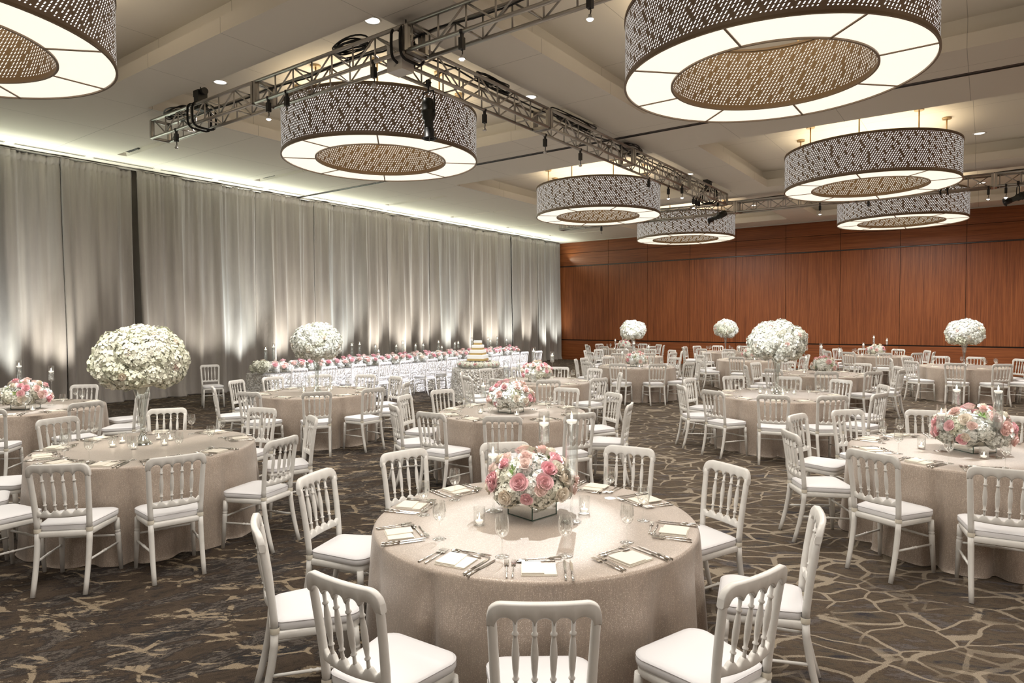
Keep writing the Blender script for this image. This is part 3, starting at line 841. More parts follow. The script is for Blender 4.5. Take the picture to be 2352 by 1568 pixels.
def low_flowers(x, y, zt, rz, lab, blab, seed, sc=1., side=.2, hbox=.085, pinks=13, white=.5):
    r = random.Random(seed)
    m_ = MB(); w_ = side; th = .004
    for sx, sy, dx, dy in ((0, 1, w_, th), (0, -1, w_, th), (1, 0, th, w_), (-1, 0, th, w_)): m_.box((sx * (w_ - th) / 2, sy * (w_ - th) / 2, hbox / 2), (dx, dy, hbox), 0)
    m_.box((0, 0, .003), (w_ - .01, w_ - .01, .006), 1)
    for sx in (-1, 1):
        for sy in (-1, 1): m_.box((sx * w_ / 2, sy * w_ / 2, hbox / 2), (.005, .005, hbox), 1)
        m_.box((0, sx * w_ / 2, .003), (w_, .003, .005), 1); m_.box((sx * w_ / 2, 0, .003), (.003, w_, .005), 1)
    tag(part('mirror_box_vase', m_, ['mirror', 'mirror_edge'], None, loc=(x, y, zt), rot=(0, 0, rz)), blab, 'vase', 'square mirror vases')
    t_ = thing('floral_arrangement', lab, 'flowers', (x, y, zt + hbox), 0, 'low rose arrangements')
    R_ = .245 * sc; H_ = .20 * sc; cz = .095 * sc
    for v in fib(19, -.42, .25, r):
        p = Vector((v.x * R_ * .74, v.y * R_ * .74, max(.072 * sc, cz + v.z * H_ * .50)))
        bloom('h' if r.random() < white else 'w', t_, p, v, .078 * sc * (.9 + .2 * r.random()), r)
    nn = int(pinks * 3.2)
    for i, v in enumerate(fib(nn, -.30, .55, r)):
        if i % 4 == 3 and v.z < .1: continue
        k_ = 'pink' if r.random() < .40 else ('blush' if r.random() < .62 else 'cream')
        p = Vector((v.x * R_ * 1.06, v.y * R_ * 1.06, max(.07, cz + v.z * H_ * 1.0)))
        bloom(k_, t_, p, v, (.036 + .020 * r.random()) * sc, r)
    for v in fib(10, -.2, .6, r):
        bloom('leaf', t_, (v.x * R_ * .88, v.y * R_ * .88, max(.03, cz + v.z * H_ * .85)), v, .035 * sc, r)
    m_ = MB(); m_.lathe([(.05, .003 - hbox), (.085, -.02), (.12 * sc, .02), (.15 * sc, .07 * sc), (.11 * sc, .13 * sc), (.02, .16 * sc)], 12); part('flower_core', m_, 'hyd', t_)
#END2

# ------------------------------------------------------------------ guest tables
TABLES = [
 # key, centre, chair angles, flower kind, short description, flower point
 ('T1', (-2.09, 3.09), [-162, -122, -85, -55, -21, 18, 62, 94, 133, 165], 'low', 'the nearest rose table', (-2.143, 3.142)),
 ('T2', (-6.19, 2.84), [-172, -139, -108, -78, -47, -18, 17, 64, 106, 148], 'tall', 'the near-left tall hydrangea table', (-6.315, 2.855)),
 ('T3', (-.11, 6.77), [-149, -112, -81, -46, -10, 28, 72, 106, 137, 167], 'low', 'the near-right rose table', (-.076, 6.828)),
 ('T4', (-4.77, 6.55), [-160, -123, -91, -58, -25, 15, 59, 93, 130, 168], 'low', 'the rose table behind the nearest', (-4.75, 6.50)),
 ('T5', (-2.50, 10.22), [-142, -111, -79, -50, -20, 29, 65, 97, 133, 173], 'tall', 'the right-centre tall hydrangea table', (-2.56, 10.35)),
 ('T6', (-8.66, 6.57), [-159, -118, -74, -37, -4, 34, 76, 106, 140, 172], 'tall', 'the left-centre tall hydrangea table', (-8.72, 6.64)),
 ('T7', (-10.35, 3.20), [-156, -122, -92, -62, -31, 7, 44, 85, 132, 168], 'low', 'the rose table at left edge', (-10.19, 3.15)),
 ('T8', (-6.68, 10.08), [-150, -117, -84, -52, -15, 31, 76, 108, 140, 171], 'low', 'the rose table beside the cake', (-6.72, 10.02)),
 ('T9', (-6.83, 14.50), [-159, -114, -81, -46, -12, 30, 74, 108, 144, 178], 'low', 'the far-centre pale rose table', (-6.82, 14.48)),
 ('T10', (-8.85, 18.50), [-162, -122, -81, -47, -12, 24, 58, 92, 128, 164], 'tall', 'the far-centre tall hydrangea table', (-8.95, 18.75)),
 ('T11', (-11.2, 22.7), [-165, -129, -93, -57, -21, 15, 51, 87, 123, 159], 'loww', 'the farthest table near the corner', (-11.2, 22.7)),
 ('T12', (-7.22, 22.50), [-177, -149, -105, -70, -34, 2, 40, 87, 120, 152], 'tall', 'the tall hydrangea table by wood wall', (-7.3, 22.6)),
 ('T13', (-5.25, 18.45), [-165, -134, -88, -50, -14, 22, 58, 96, 132, 162], 'loww', 'the table behind right-centre hydrangeas', (-5.3, 18.7)),
 ('T14', (-2.75, 14.62), [-160, -115, -76, -43, -8, 28, 67, 100, 130, 165], 'low', 'the pale rose table right of centre', (-2.70, 14.65)),
 ('T15', (-2.70, 22.50), [-145, -112, -76, -40, -4, 32, 72, 110, 145, 178], 'loww', 'the low flower table by wood wall', (-2.72, 22.6)),
 ('T16', (-.43, 18.58), [-170, -130, -94, -61, -25, 8, 42, 81, 110, 145], 'tall', 'the far-right tall hydrangea table', (-.42, 18.75)),
]
ORD = ['nearest', 'second clockwise from nearest', 'third clockwise from nearest', 'fourth clockwise from nearest', 'fifth clockwise from nearest', 'sixth clockwise from nearest', 'fourth anticlockwise from nearest', 'third anticlockwise from nearest', 'second anticlockwise from nearest', 'first anticlockwise from nearest']
ORD = ['nearest the camera', 'first clockwise from nearest', 'second clockwise from nearest', 'third clockwise from nearest', 'fourth clockwise from nearest', 'fifth clockwise from nearest', 'fourth anticlockwise from nearest', 'third anticlockwise from nearest', 'second anticlockwise from nearest', 'first anticlockwise from nearest']
FULL = ('T1', 'T2', 'T3', 'T4', 'T6', 'T7'); HALF = ('T5', 'T8', 'T9', 'T14')
ZTAB = .7605
VLAB = ['left of', 'at front left of', 'at front right of', 'right of', 'behind left of', 'behind right of']
for ti, (key, (tx, ty), angs, kind, desc, (fx, fy)) in enumerate(TABLES):
    r = random.Random(100 + ti)
    full = key in FULL; half = key in HALF
    o = link('draped_table', TM[ti % 3], None, (tx, ty, 0), (0, 0, r.random() * 6.28))
    tag(o, 'round table in floor-length champagne cloth, ' + desc, 'table', 'round draped tables')
    to_cam = math.degrees(math.atan2(-ty, -tx))
    srt = sorted(angs, key=lambda a: (to_cam - a) % 360)      # clockwise from the camera side
    near = min(range(10), key=lambda i: abs((srt[i] - to_cam + 180) % 360 - 180))
    srt = srt[near:] + srt[:near]
    for oi, a in enumerate(srt):
        ar = math.radians(a); on = ORD[oi]
        R_ = 1.215 + r.uniform(-.015, .02)
        tw = r.uniform(-.06, .06)
        place_chair(tx + R_ * math.cos(ar), ty + R_ * math.sin(ar), ar + PI / 2 + tw, 'white spindle-back chair, %s, at %s' % (on, desc), 'chairs at ' + desc)
        # place setting
        ar2 = ar + r.uniform(-.02, .02); rz = ar2 + PI / 2
        ex = Vector((math.cos(rz), math.sin(rz), 0)); ey = Vector((-math.sin(rz), math.cos(rz), 0))
        c0 = Vector((tx + .785 * math.cos(ar2), ty + .785 * math.sin(ar2), ZTAB))
        if not in_frame([c0], 0): continue
        on2 = on.replace('nearest the camera', 'at the nearest seat')
        def put(name, me, lx, ly, rr, lab, cat, grp, dz=0.):
            p = c0 + ex * lx + ey * ly; p.z += dz
            tag(link(name, me, None, p, (0, 0, rz + rr)), '%s, %s, on %s' % (lab, on2, desc), cat, grp + ' on ' + desc)
        put('napkin', NAP[r.randrange(3)], r.uniform(-.006, .006), 0, r.uniform(-.08, .08) + (0 if r.random() < .6 else PI / 2), 'folded ivory napkin', 'napkin', 'napkins')
        gx = .785 * math.sin(math.radians(13)) * .8
        put('wine_glass', WG, gx + .0 + r.uniform(-.012, .012), .165 + r.uniform(-.02, .02), 0, 'empty wine glass', 'glass', 'wine glasses')
        if full:
            put('fork', FORK, -.118, .005, r.uniform(-.06, .06), 'inner steel fork', 'fork', 'forks')
            put('fork', FORK, -.148, -.012 + .02 * r.random(), r.uniform(-.06, .06), 'outer steel fork', 'fork', 'forks')
            put('knife', KNIFE, .118, 0, r.uniform(-.06, .06), 'inner steel knife', 'knife', 'knives')
            put('knife', KNIFE, .148, -.01, r.uniform(-.05, .05), 'outer steel knife', 'knife', 'knives')
            put('spoon', SPOON, -.01, .100, PI / 2 + r.uniform(-.1, .1), 'steel dessert spoon', 'spoon', 'spoons')
            if key in ('T1', 'T2', 'T3'): put('fork', FORK, .01, .128, -PI / 2 + r.uniform(-.1, .1), 'steel dessert fork', 'fork', 'forks')
        elif half:
            put('fork', FORK, -.12, 0, 0, 'steel fork', 'fork', 'forks'); put('knife', KNIFE, .12, 0, 0, 'steel knife', 'knife', 'knives')
    # camera-relative axes at this table
    dv = Vector((fx, fy, 0)).normalized(); rv = Vector((dv.y, -dv.x, 0))
    def P(a, b): q = Vector((fx, fy, 0)) + rv * a + dv * b; return q.x, q.y
    grp = desc.replace('the ', '', 1)
    if kind == 'tall':
        far = key in ('T10', 'T12', 'T16')
        tall_flowers(fx, fy, ZTAB, 'tall ball of white hydrangeas and roses on ' + desc, 'tall clear trumpet vase on ' + desc, 40 + ti, *((.375, .27) if key != 'T5' else (.40, .29)), key != 'T2', 30 if far else 46, .55)
        for q in range(0 if far else 6):
            a = 2 * PI * q / 6 + r.random() * .5; x, y = fx + .24 * math.cos(a), fy + .24 * math.sin(a)
            if in_frame([(x, y, .78)]): votive(x, y, ZTAB, '%s the vase on %s' % (['right of', 'behind right of', 'behind left of', 'left of', 'at front left of', 'at front right of'][int(((a - math.atan2(rv.y, rv.x)) / (PI / 3) + .5) % 6)], desc), grp)
    else:
        sc = {'T1': 1.0, 'T3': 1.12, 'T4': 1.1, 'T7': 1.1, 'T8': 1.08}.get(key, 1.0)
        low_flowers(fx, fy, ZTAB, math.atan2(dv.y, dv.x) + PI / 4, ('low mound of white flowers on ' if kind == 'loww' else 'low mound of pink and white roses on ') + desc, 'square mirror box vase on ' + desc, 60 + ti, sc, .20 * sc, .085 if key in ('T1',) else .06, {'T1': 15, 'T3': 13, 'T4': 11, 'T9': 8, 'T14': 8}.get(key, 10) if kind == 'low' else 5, .55 if key == 'T1' else .2)
        if key == 'T1': cands = [(-2.373, 3.066, .16, .25), (-2.264, 3.456, .36, .20), (-1.877, 3.148, .26, .39)]
        elif key == 'T3': cands = [(-.302, 6.648, .18, .22), (-.209, 7.093, .36, .21), (.086, 6.618, .24, .38)]
        else: cands = [(*P(-.34, .04), .18, .22), (*P(-.06, .35), .24, .38), (*P(.29, .22), .34, .20)]
        for (x, y, st, bd), cl in zip(cands, (['shortest, left of', 'middle height, behind', 'tallest, right of'] if key in ('T1', 'T3') else ['shortest, left of', 'tallest, behind', 'middle height, right of'])):
            if in_frame([(x, y, 1.)]): candle(x, y, ZTAB, st, bd, '%s roses on %s' % (cl, desc), grp)
        vs = [(-2.269, 2.804), (-1.90, 3.33)] if key == 'T1' else [P(-.37, -.14), P(.07, -.34)]
        for (x, y), vl in zip(vs, ('left of the roses', 'right of the roses') if key == 'T1' else ('left of the flowers', 'in front of the flowers')):
            if in_frame([(x, y, .8)]): votive(x, y, ZTAB, vl + ' on ' + desc, grp)

# ------------------------------------------------------------------ head table along the drapes
HX0, HX1, HY0, HY1 = -13.10, -12.20, 8.12, 17.6
mb = MB()
def rect_ring(e, z, wob=0.):
    pts = []; n = 0
    for (ax, ay), (bx, by), m_ in (((HX1, HY0), (HX1, HY1), 220), ((HX1, HY1), (HX0, HY1), 24), ((HX0, HY1), (HX0, HY0), 120), ((HX0, HY0), (HX1, HY0), 24)):
        nx, ny = (by - ay), -(bx - ax); L = math.hypot(nx, ny); nx /= L; ny /= L
        for k in range(m_):
            q = k / m_; w_ = wob * (math.sin(q * L * 9) + .6 * math.sin(q * L * 17 + 1) + .4 * math.sin(q * L * 5 + 2))
            pts.append((ax + (bx - ax) * q + nx * (e + w_), ay + (by - ay) * q + ny * (e + w_), z))
    return pts
rows = [rect_ring(-.02, .755), rect_ring(0, .75), rect_ring(.008, .73), rect_ring(.015, .55, .004), rect_ring(.03, .3, .010), rect_ring(.05, .02, .016), rect_ring(.06, .004, .016)]
o = mb.grid(rows, 0, True, True, False); mb.cap([o + k for k in range(len(rows[0]))], 0)
tag(part('head_table', mb, 'sequin', None), 'long head table draped in silvery sequin cloth before the drapes', 'table')
hy = [8.26, 9.02, 9.85, 10.6, 11.3, 12.2, 13.05, 14.0, 14.95, 15.8, 16.4, 17.05]
HN = ['leftmost', 'second from left', 'third from left', 'fourth from left', 'fifth from left', 'sixth from left', 'sixth from right', 'fifth from right', 'fourth from right', 'third from right', 'second from right', 'rightmost']
for k, y in enumerate(hy): place_chair(-11.66 + .04 * math.sin(k * 3), y, PI / 2 + .05 * math.sin(k * 5), 'white chair before the long head table, %s of the near row' % HN[k], 'near chairs of the head table')
hb = [9.2, 9.95, 10.8, 11.7, 12.4, 13.2, 14.0, 14.9, 15.8, 16.7]
HB = ['leftmost', 'second from left', 'third from left', 'fourth from left', 'fifth from left', 'fifth from right', 'fourth from right', 'third from right', 'second from right', 'rightmost']
for k, y in enumerate(hb): place_chair(-13.62, y, -PI / 2, 'white chair behind the head table flowers, %s of the far row' % HB[k], 'far chairs of the head table')
place_chair(-13.85, 7.75, -PI / 2 - .35, 'white chair standing apart at the left end of the head table', 'far chairs of the head table')
g_ = thing('floral_garland', 'long garland of pink and white roses covering the head table', 'flowers', (-12.62, 12.8, .755))
r = random.Random(900)
for k in range(96):
    y = HY0 + .12 + (HY1 - HY0 - .3) * (k + .5) / 96; row = k % 3
    bloom('w', g_, (-.16 + .16 * row + r.uniform(-.04, .04), y - 12.8, .10 + (.04 if row == 1 else 0)), (.3 * (row - 1), 0, 1), .105, r)
for k in range(98):
    y = HY0 + .08 + (HY1 - HY0 - .2) * (k + .5) / 98
    x = (-.04, .24, .10, .30, .19)[k % 5] + r.uniform(-.03, .03)
    top = .275 - .38 * abs(x - .02)
    bloom('pink' if r.random() < .40 else ('blush' if r.random() < .80 else 'cream'), g_, (x, y - 12.8, top + r.uniform(-.02, .03)), (.5 * x / .2, r.uniform(-.3, .3), 1), .074, r)
for k in range(9): bloom('h', g_, (-.22 + .055 * k, HY0 + .02 - 12.8 + .04 * (k % 2), .11 + .04 * (k % 3)), (0, -1, .8), .10, r)
hc = [(622, 8.50, 1.325), (640, 8.70, 1.376), (782, 10.42, 1.255), (820, 10.94, 1.335), (838, 11.19, 1.349), (874, 11.72, 1.265), (881, 11.83, 1.147), (922, 12.47, 1.251), (937, 12.72, 1.326), (966, 13.21, 1.239), (984, 13.52, 1.241), (1019, 14.16, 1.309), (1026, 14.30, 1.15), (1056, 14.88, 1.237), (1064, 15.04, 1.258), (1095, 15.69, 1.334), (1101, 15.81, 1.263), (1132, 16.5, 1.327), (1137, 16.62, 1.268), (1153, 16.99, 1.343), (1181, 17.5, 1.269)]
OW = ['first', 'second', 'third', 'fourth', 'fifth', 'sixth', 'seventh', 'eighth', 'ninth', 'tenth', 'eleventh', 'twelfth', 'thirteenth', 'fourteenth', 'fifteenth', 'sixteenth', 'seventeenth', 'eighteenth', 'nineteenth', 'twentieth', 'last']
for k, (_, y, z) in enumerate(hc):
    tot = z + .015 - .755; bd = .22 if z < 1.3 else .36
    candle(-12.95, y, .755, max(.12, tot - bd), bd, '%s from left on the long head table' % OW[k], 'head table')

# ------------------------------------------------------------------ cake table
CX, CY = -9.82, 12.12
tag(link('cake_table', table_mesh(77, .76, .615, .07, .03, 12, 'sequin'), None, (CX, CY, 0)), 'small round cake table in silvery sequin cloth', 'table')
c_ = thing('wedding_cake', 'square four-tier white wedding cake with gold bands', 'cake', (CX, CY, .935), .35)
z = 0
for sd, h in ((.40, .135), (.31, .12), (.235, .115), (.155, .105)):
    m_ = MB(); hs = sd / 2; b = .012
    rows = []
    for ins, zz in ((0, 0), (0, h - b), (.005, h - .004), (b, h)): rows.append([(-hs + ins, -hs + ins, zz), (hs - ins, -hs + ins, zz), (hs - ins, hs - ins, zz), (-hs + ins, hs - ins, zz)])
    o = m_.grid(rows, 0, True, False); m_.cap([o + 12 + k for k in range(4)])
    t_ = part('tier', m_, 'icing', c_, loc=(0, 0, z))
    m_ = MB(); m_.box((0, 0, .024), (sd + .008, sd + .008, .046)); part('gold_band', m_, 'gold', t_)
    z += h
m_ = MB(); m_.box((0, 0, .165), (.50, .50, .014)); m_.lathe([(.16, 0), (.15, .02), (.06, .05), (.05, .12), (.12, .158)], 24)
tag(part('cake_stand', m_, 'mirror', None, loc=(CX, CY, ZTAB), rot=(0, 0, .35)), 'square mirrored stand raising the wedding cake', 'cake stand')
g_ = thing('floral_wreath', 'ring of pink and cream roses around the cake stand', 'flowers', (CX, CY, ZTAB))
r = random.Random(33)
for k in range(26):
    a = 2 * PI * k / 26; rr = .40 + r.uniform(-.03, .05)
    bloom('w' if k % 3 == 0 else 'h', g_, (rr * math.cos(a), rr * math.sin(a), .08), (math.cos(a) * .6, math.sin(a) * .6, 1), .075, r)
for k in range(56):
    a = 2 * PI * k / 56 + r.random() * .1; rr = .33 + .17 * r.random()
    bloom('pink' if r.random() < .5 else ('blush' if r.random() < .6 else 'cream'), g_, (rr * math.cos(a), rr * math.sin(a), .10 + .03 * r.random() - .25 * max(0, rr - .4)), (math.cos(a) * .7, math.sin(a) * .7, 1), .044, r)

# ------------------------------------------------------------------ lighting trusses
TZ0, TZ1 = 5.08, 5.38
def truss(axis, a0, a1, lo, lab, grp):
    """box truss section along x or y; lo = lower bound of the cross axis"""
    d = .30; mid = (a0 + a1) / 2
    loc = (mid, lo, TZ0) if axis == 'x' else (lo, mid, TZ0)
    t_ = thing('truss_section', lab, 'lighting truss', loc, 0, grp)
    def pt(a, c, z): return (a - mid, c, z) if axis == 'x' else (c, a - mid, z)
    for c in (0, d):
        for z_ in (0, .30):
            m_ = MB(); m_.rod(pt(a0 + .02, c, z_), pt(a1 - .02, c, z_), .0245, 10); part('chord', m_, 'alu', t_)
    n = max(2, round((a1 - a0 - .2) / .43)); st = (a1 - a0 - .2) / n
    faces = [((0, 0), (0, .30)), ((d, 0), (d, .30)), ((0, 0), (d, 0)), ((0, .30), (d, .30))]
    for fi, ((c0, z0), (c1, z1)) in enumerate(faces):
        for k in range(n):
            x0, x1 = a0 + .1 + st * k, a0 + .1 + st * (k + 1)
            p, q = ((c0, z0), (c1, z1)) if (k + fi) % 2 else ((c1, z1), (c0, z0))
            m_ = MB()
            if fi < 2: m_.rod(pt(x0, *p), pt(x1, *q), .012, 7)
            elif k % 2: continue
            m_.rod(pt(x0, c0, z0), pt(x0, c1, z1), .012, 7)
            part('brace', m_, 'alu', t_)
    for a, s_ in ((a0 + .025, 1), (a1 - .025, -1)):
        m_ = MB()
        for (c0, z0), (c1, z1) in faces:
            cc = ((c0 + c1) / 2, (z0 + z1) / 2); hor = z0 == z1
            L_ = .30; dim = (.05, L_ if hor else .05, .05 if hor else L_)
            if axis == 'y': dim = (dim[1], dim[0], dim[2])
            m_.box(pt(a, *cc), dim)
        part('end_frame', m_, 'alu', t_)
GA, GB, GC = 'near crossing truss sections', 'long lengthwise truss sections', 'far crossing truss sections'
for k, (a, b) in enumerate([(-11.82, -8.72), (-8.70, -5.62), (-5.60, -2.52), (-2.50, .4)]):
    truss('x', a, b, 5.60, ['leftmost section of the near metal truss, ending above the drapes', 'section of the near metal truss above the left chandelier', 'section of the near metal truss right of the junction', 'section of the near metal truss leaving by the top edge'][k], GA)
for k, (a, b) in enumerate([(5.97, 9.2), (9.22, 12.4), (12.42, 15.5), (15.52, 18.4)]):
    truss('y', a, b, -6.22, ['nearest section of the long metal truss, at the junction', 'second section of the long metal truss from the junction', 'third section of the long metal truss, by the centre chandelier', 'far end section of the long metal truss'][k], GB)
for k, (a, b) in enumerate([(-12.3, -9.22), (-9.2, -6.12), (-6.1, -3.02), (-3.0, .08), (.1, 3.2)]):
    truss('x', a, b, 19.75, ['left end section of the far truss, behind the centre chandelier', 'section of the far truss before the smallest chandelier', 'section of the far truss left of the right-hand chandelier', 'section of the far truss behind the right-hand chandelier', 'section of the far truss at the right edge'][k], GC)

# pin spots hanging from the chords
def pin(x, y, lit, lab, tgt=None, power=0.):
    t_ = thing('pin_spot', lab, 'spotlight', (x, y, TZ0), 0, 'small pin spots on the trusses')
    m_ = MB(); m_.lathe([(.031, -.02), (.033, 0), (.031, .02)], 10); m_.box((0, 0, -.045), (.03, .03, .05)); part('clamp', m_, 'black', t_)
    m_ = MB(); m_.box((0, 0, -.13), (.055, .055, .13)); part('driver_box', m_, 'black', t_)
    m_ = MB(); m_.tube([(0, 0, -.19), (.01, 0, -.22), (0, .005, -.26)], .007, 6); part('cord', m_, 'black', t_)
    m_ = MB(); m_.lathe([(.014, -.255), (.018, -.275), (.034, -.30)], 14, 0, cap1=False); h_ = part('reflector', m_, 'bulboff', t_)
    m_ = MB(); m_.lathe([(.0, -.318), (.022, -.312), (.033, -.300), (.03, -.296), (.0, -.292)], 14, 0, cap0=False, cap1=False); part('bulb', m_, 'bulb' if lit else 'bulboff', h_)
    if tgt is not None:
        light('flower_spot_beam', 'SPOT', (x, y, TZ0 - .34), power, (.86, .94, 1.), tgt, spot_size=.26, spot_blend=.5, shadow_soft_size=.02)
def FP(k): 
    t_ = [q for q in TABLES if q[0] == k][0]; return (*t_[5], 1.0)
def FT(k): return (*[q for q in TABLES if q[0] == k][0][5], 1.45)
PW = 400
pin(-10.96, 5.60, False, 'unlit pin spot under the left end of the near truss', FP('T7'), PW * 3.6)
pin(-8.36, 5.60, True, 'lit pin spot hanging left of the left chandelier', FP('T7'), PW * .5)
pin(-7.93, 5.60, False, 'dark pin spot in front of the left chandelier rim')
pin(-6.16, 5.60, False, 'unlit pin spot hanging just before the truss junction')
pin(-4.74, 5.60, True, 'lit pin spot right of the truss junction', FP('T4'), PW * 2.6)
pin(-3.13, 5.60, True, 'lit pin spot at the top edge of the picture', FP('T1'), PW * 2.9)
pin(-6.22, 7.87, False, 'unlit pin spot on the long truss, first after the hanging lamp', FP('T8'), PW * 2)
pin(-6.22, 9.55, False, 'unlit pin spot on the long truss, beside the first plate')
pin(-6.22, 10.76, False, 'unlit pin spot on the long truss, second after the hanging lamp')
pin(-6.22, 13.83, False, 'dark pin spot above the centre chandelier rim')
pin(-6.22, 14.95, True, 'brightest lit pin spot beyond the centre chandelier', FP('T9'), PW * 2)
pin(-5.92, 15.05, True, 'lit pin spot close beside the brightest one', FT('T5'), PW * 2.2)
pin(-6.22, 16.60, True, 'lit pin spot of the trio near the long truss end', FT('T10'), PW * 1.2)
pin(-6.22, 17.00, False, 'unlit pin spot of the trio near the long truss end, right one')
pin(-6.22, 16.80, False, 'unlit pin spot of the trio near the long truss end, middle one')
pin(-3.79, 19.75, True, 'lit pin spot under the far truss, below the right chandelier', FT('T12'), PW)
pin(-.02, 19.75, True, 'lit pin spot under the far truss at right, left of a pair', FT('T16'), PW * .7)
pin(.32, 19.75, True, 'lit pin spot under the far truss at right, right of a pair', FP('T14'), PW * 2)
pin(-10.6, 19.75, False, 'dark pin spot hanging before the smallest chandelier', FP('T11'), PW * .6)
pin(-2.6, 19.75, False, 'dark pin spot hanging before the far-right chandelier', FP('T15'), PW * .5)
light('flower_spot_beam', 'SPOT', (1.2, 8.2, 5.0), PW * 3.2, (.86, .94, 1.), FP('T3'), spot_size=.30, spot_blend=.6, shadow_soft_size=.02)  # added beams for three tables; no pin spot hangs at these sources
light('flower_spot_beam', 'SPOT', (-6.0, 17.2, 4.8), PW * .5, (.86, .94, 1.), FP('T13'), spot_size=.30, spot_blend=.6, shadow_soft_size=.02)
light('flower_spot_beam', 'SPOT', (-8.0, 5.6, 4.8), PW * .3, (1, .94, .80), FT('T2'), spot_size=.35, spot_blend=.7, shadow_soft_size=.02)

for src, k, p in (((-4.0, .9, 5.0), 'T2', 2.0), ((-4.74, 5.6, 4.72), 'T6', 2.2), ((-3.13, 5.6, 4.72), 'T5', 1.9), ((-6.22, 14.95, 4.72), 'T10', 1.6), ((-3.79, 19.75, 4.72), 'T12', 1.6), ((-.6, 14.6, 5.0), 'T16', 1.8)):  # extra beams added to brighten the tall balls, no fixture of their own
    light('flower_spot_beam', 'SPOT', src, PW * p, (.93, .97, 1.) if k != 'T2' else (1, .95, .84), FT(k), spot_size=.30 if k == 'T2' else .22, spot_blend=.7, shadow_soft_size=.03)

# ellipsoidal stage lamps
def stage_lamp(loc, aim, lab, hang):
    t_ = thing('stage_lamp', lab, 'stage light', loc, 0, 'black stage lamps')
    d = Vector(aim).normalized(); q = d.to_track_quat('Z', 'Y').to_matrix().to_4x4()
    def A(m_): m_.v = [tuple(q @ Vector(p)) for p in m_.v]; return m_
    m_ = MB(); m_.lathe([(.04, -.26), (.075, -.24), (.088, -.18), (.088, -.10), (.098, -.09), (.098, -.06), (.08, -.05), (.085, .02), (.062, .04), (.06, .16)], 18); part('lamp_housing', A(m_), 'olive', t_)
    m_ = MB(); m_.lathe([(.06, .14), (.068, .15), (.07, .26), (.085, .265), (.085, .29), (.07, .29)], 18, 0, cap0=False, cap1=False); m_.box((0, 0, .275), (.20, .012, .03)); m_.box((0, 0, .275), (.012, .20, .03)); part('lens_barrel', A(m_), 'black', t_)
    m_ = MB(); m_.lathe([(.0, .255), (.04, .262), (.068, .255)], 18, 0, cap0=False, cap1=False); part('lens', A(m_), 'lens', t_)
    side = d.cross(Vector((0, 0, 1)))
    side = Vector((1, 0, 0)) if side.length < .2 else side.normalized()
    h = Vector((0, 0, hang))
    m_ = MB(); m_.tube([side * .105, side * .11 + h * .5, side * .09 + h * .72, -side * .09 + h * .72, -side * .11 + h * .5, -side * .105], .010, 6); m_.rod(h * .72, h * .92, .011, 6); part('yoke', m_, 'black', t_)
    m_ = MB(); m_.box(h * .95, (.05, .05, .09)); m_.rod(h * .95 - side * .05, h * .95 + side * .05, .012, 6); part('clamp', m_, 'black', t_)
stage_lamp((-6.12, 6.53, 4.62), (.02, .02, -1), 'black stage lamp hanging straight down before the left chandelier', .48)
stage_lamp((-6.10, 18.15, 4.74), (-.75, -.25, -.35), 'black stage lamp tilted left at the long truss end', .36)
stage_lamp((.55, 19.70, 4.75), (-.85, -.2, -.35), 'black stage lamp at the right edge under the far truss', .36)

# hoists with slings and coils of cable
def sling(m_, ax, a, c, z, hw_=.20, hh=.20, r_=.018):
    pts = []
    for k in range(20):
        t2 = 2 * PI * k / 20; u = hw_ * (abs(math.cos(t2)) ** .5) * (1 if math.cos(t2) > 0 else -1); v = hh * (abs(math.sin(t2)) ** .5) * (1 if math.sin(t2) > 0 else -1)
        pts.append((a, c + u, z + v) if ax == 'x' else (c + u, a, z + v))
    m_.tube(pts, r_, 7, 0, False, True)
def hoist(loc, ax, lab, body='black', low=False):
    t_ = thing('chain_hoist', lab, 'hoist', loc, 0, 'hoists on the trusses')
    m_ = MB(); sling(m_, ax, -.05, 0, 0); sling(m_, ax, .10, 0, 0); part('sling', m_, 'blackf', t_)
    m_ = MB()
    if low: m_.box((-.1, 0, -.10), (.26, .20, .36)); m_.rod((-.1, -.12, -.2), (-.1, .12, -.2), .03, 10)
    else: m_.box((0, 0, .26), (.13, .16, .30)); m_.rod((-.02, 0, .40), (.14, 0, .40), .055, 14); m_.box((-.06, 0, .39), (.16, .1, .10))
    part('motor_body', m_, body, t_)
    m_ = MB(); m_.rod((0, 0, .2), (0, 0, (ZT if loc[0] in (-10.45, -.95) else ZC) - loc[2]), .008, 6); part('chain', m_, 'black', t_)
hoist((-10.45, 5.75, 5.23), 'x', 'black hoist strapped around the left end of the near truss')
hoist((-5.75, 5.75, 5.20), 'x', 'pale hoist motor slung at the truss junction', 'white', True)
hoist((-6.16, 17.55, 5.23), 'y', 'black hoist strapped around the long truss end')
hoist((-.95, 19.90, 5.23), 'x', 'black hoist strapped around the far truss, right side')
def coil(x, y, z_, rx, ry, lab, seed):
    r = random.Random(seed); m_ = MB()
    for k in range(6):
        a, b = rx * r.uniform(.75, 1.1), ry * r.uniform(.75, 1.1); zz = .012 + .016 * k; ph = r.random() * 6
        m_.tube([(a * math.cos(2 * PI * q / 22), b * math.sin(2 * PI * q / 22), zz + .02 * math.sin(2 * PI * q / 22 * 2 + ph)) for q in range(22)], .011, 6, 0, False, True)
    tag(part('cable_coil', m_, 'black', None, loc=(x, y, z_)), lab, 'cable', 'coiled black cables on the trusses')
coil(-11.25, 5.75, 5.405, .36, .12, 'coiled black cable on the left end of the near truss', 1)
coil(-6.75, 5.75, 5.405, .30, .13, 'coiled black cable on the near truss beside the junction', 2)
coil(-6.07, 7.9, 5.405, .10, .40, 'coiled black cable on the long truss, nearest the junction', 3)
coil(-6.07, 10.3, 5.405, .11, .75, 'long black cable bundle on the long truss, by the first plate', 4)
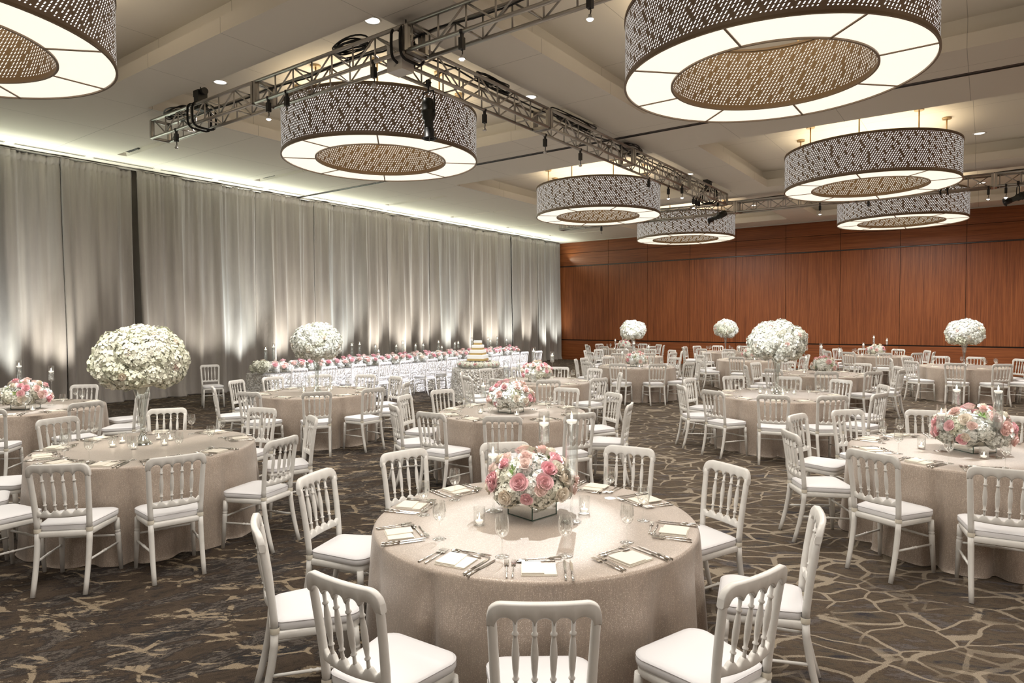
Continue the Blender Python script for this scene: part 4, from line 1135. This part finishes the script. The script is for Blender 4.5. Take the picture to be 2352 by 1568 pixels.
coil(-6.07, 12.6, 5.405, .13, .45, 'tangled black cable coil midway along the long truss', 5)
m_ = MB(); m_.tube([(-11.3 + .5 * k, 5.86 + .03 * math.sin(k * 2), 5.345 + .015 * math.sin(k * 1.7)) for k in range(24)], .012, 6)
tag(part('power_cable', m_, 'black', None), 'black power cable lying inside the near truss', 'cable')
m_ = MB(); m_.tube([(-6.0 + .03 * math.sin(k * 2), 6.4 + .5 * k, 5.342 + .02 * math.sin(k * 1.3)) for k in range(24)], .014, 6)
tag(part('power_cable', m_, 'black', None), 'black power cable lying inside the long truss', 'cable')
m_ = MB(); m_.tube([(-9.0 + .5 * k, 19.78, 5.412 + .012 * math.sin(k * 1.7)) for k in range(24)], .012, 6)
tag(part('power_cable', m_, 'black', None), 'black power cable lying along the far truss', 'cable')

# ------------------------------------------------------------------ lights of the room
for k, (y, p, c) in enumerate([(4.6, 1.0, 1), (5.6, 1.0, 0), (7.7, .45, 0), (8.9, .5, 0), (9.95, 1.15, 1), (11.15, 1.2, 0), (12.35, 1.2, 0), (13.5, 1., 1), (14.7, 1.1, 0), (16.0, 1.2, 0), (17.2, 1.1, 0), (18.4, 1.2, 1), (19.7, 1.1, 0), (21.0, 1.2, 0), (22.3, 1.1, 1), (23.6, 1., 0), (25., 1., 1), (26., .8, 1)]):
    light('drape_uplight', 'SPOT', (-15.72, y, .10), 560 * p, ((1, .965, .86), (.93, 1, .96))[c], (-16.55, y, 2.9), spot_size=.92, spot_blend=1., shadow_soft_size=.10)
for y, ty in ((8.2, 9.3), (10.2, 11.3), (12.4, 13.4), (14.6, 15.4), (16.2, 17.)):
    light('head_table_beam', 'SPOT', (-6.25, y, 4.7), 2400, (.84, .86, 1.), (-12.3, ty, .35), spot_size=.42, spot_blend=.9, shadow_soft_size=.06)
light('cake_beam', 'SPOT', (-6.25, 11., 4.7), 700, (.95, .97, 1.), (CX, CY, 1.0), spot_size=.22, spot_blend=.6, shadow_soft_size=.03)
for y in (4.4, 8.4, 12.4, 16.4, 20.4, 24.4):
    light('cove_strip', 'AREA', (-16.02, y, 4.72), 27, (.92, 1., .80), (-15.0, y, 5.62), shape='RECTANGLE', size=4.0, size_y=.05)
wd = bpy.data.worlds.new('world'); S.world = wd; wd.use_nodes = True
wd.node_tree.nodes['Background'].inputs[0].default_value = (.0, .0, .0, 1); wd.node_tree.nodes['Background'].inputs[1].default_value = 0
bpy.context.view_layer.update()
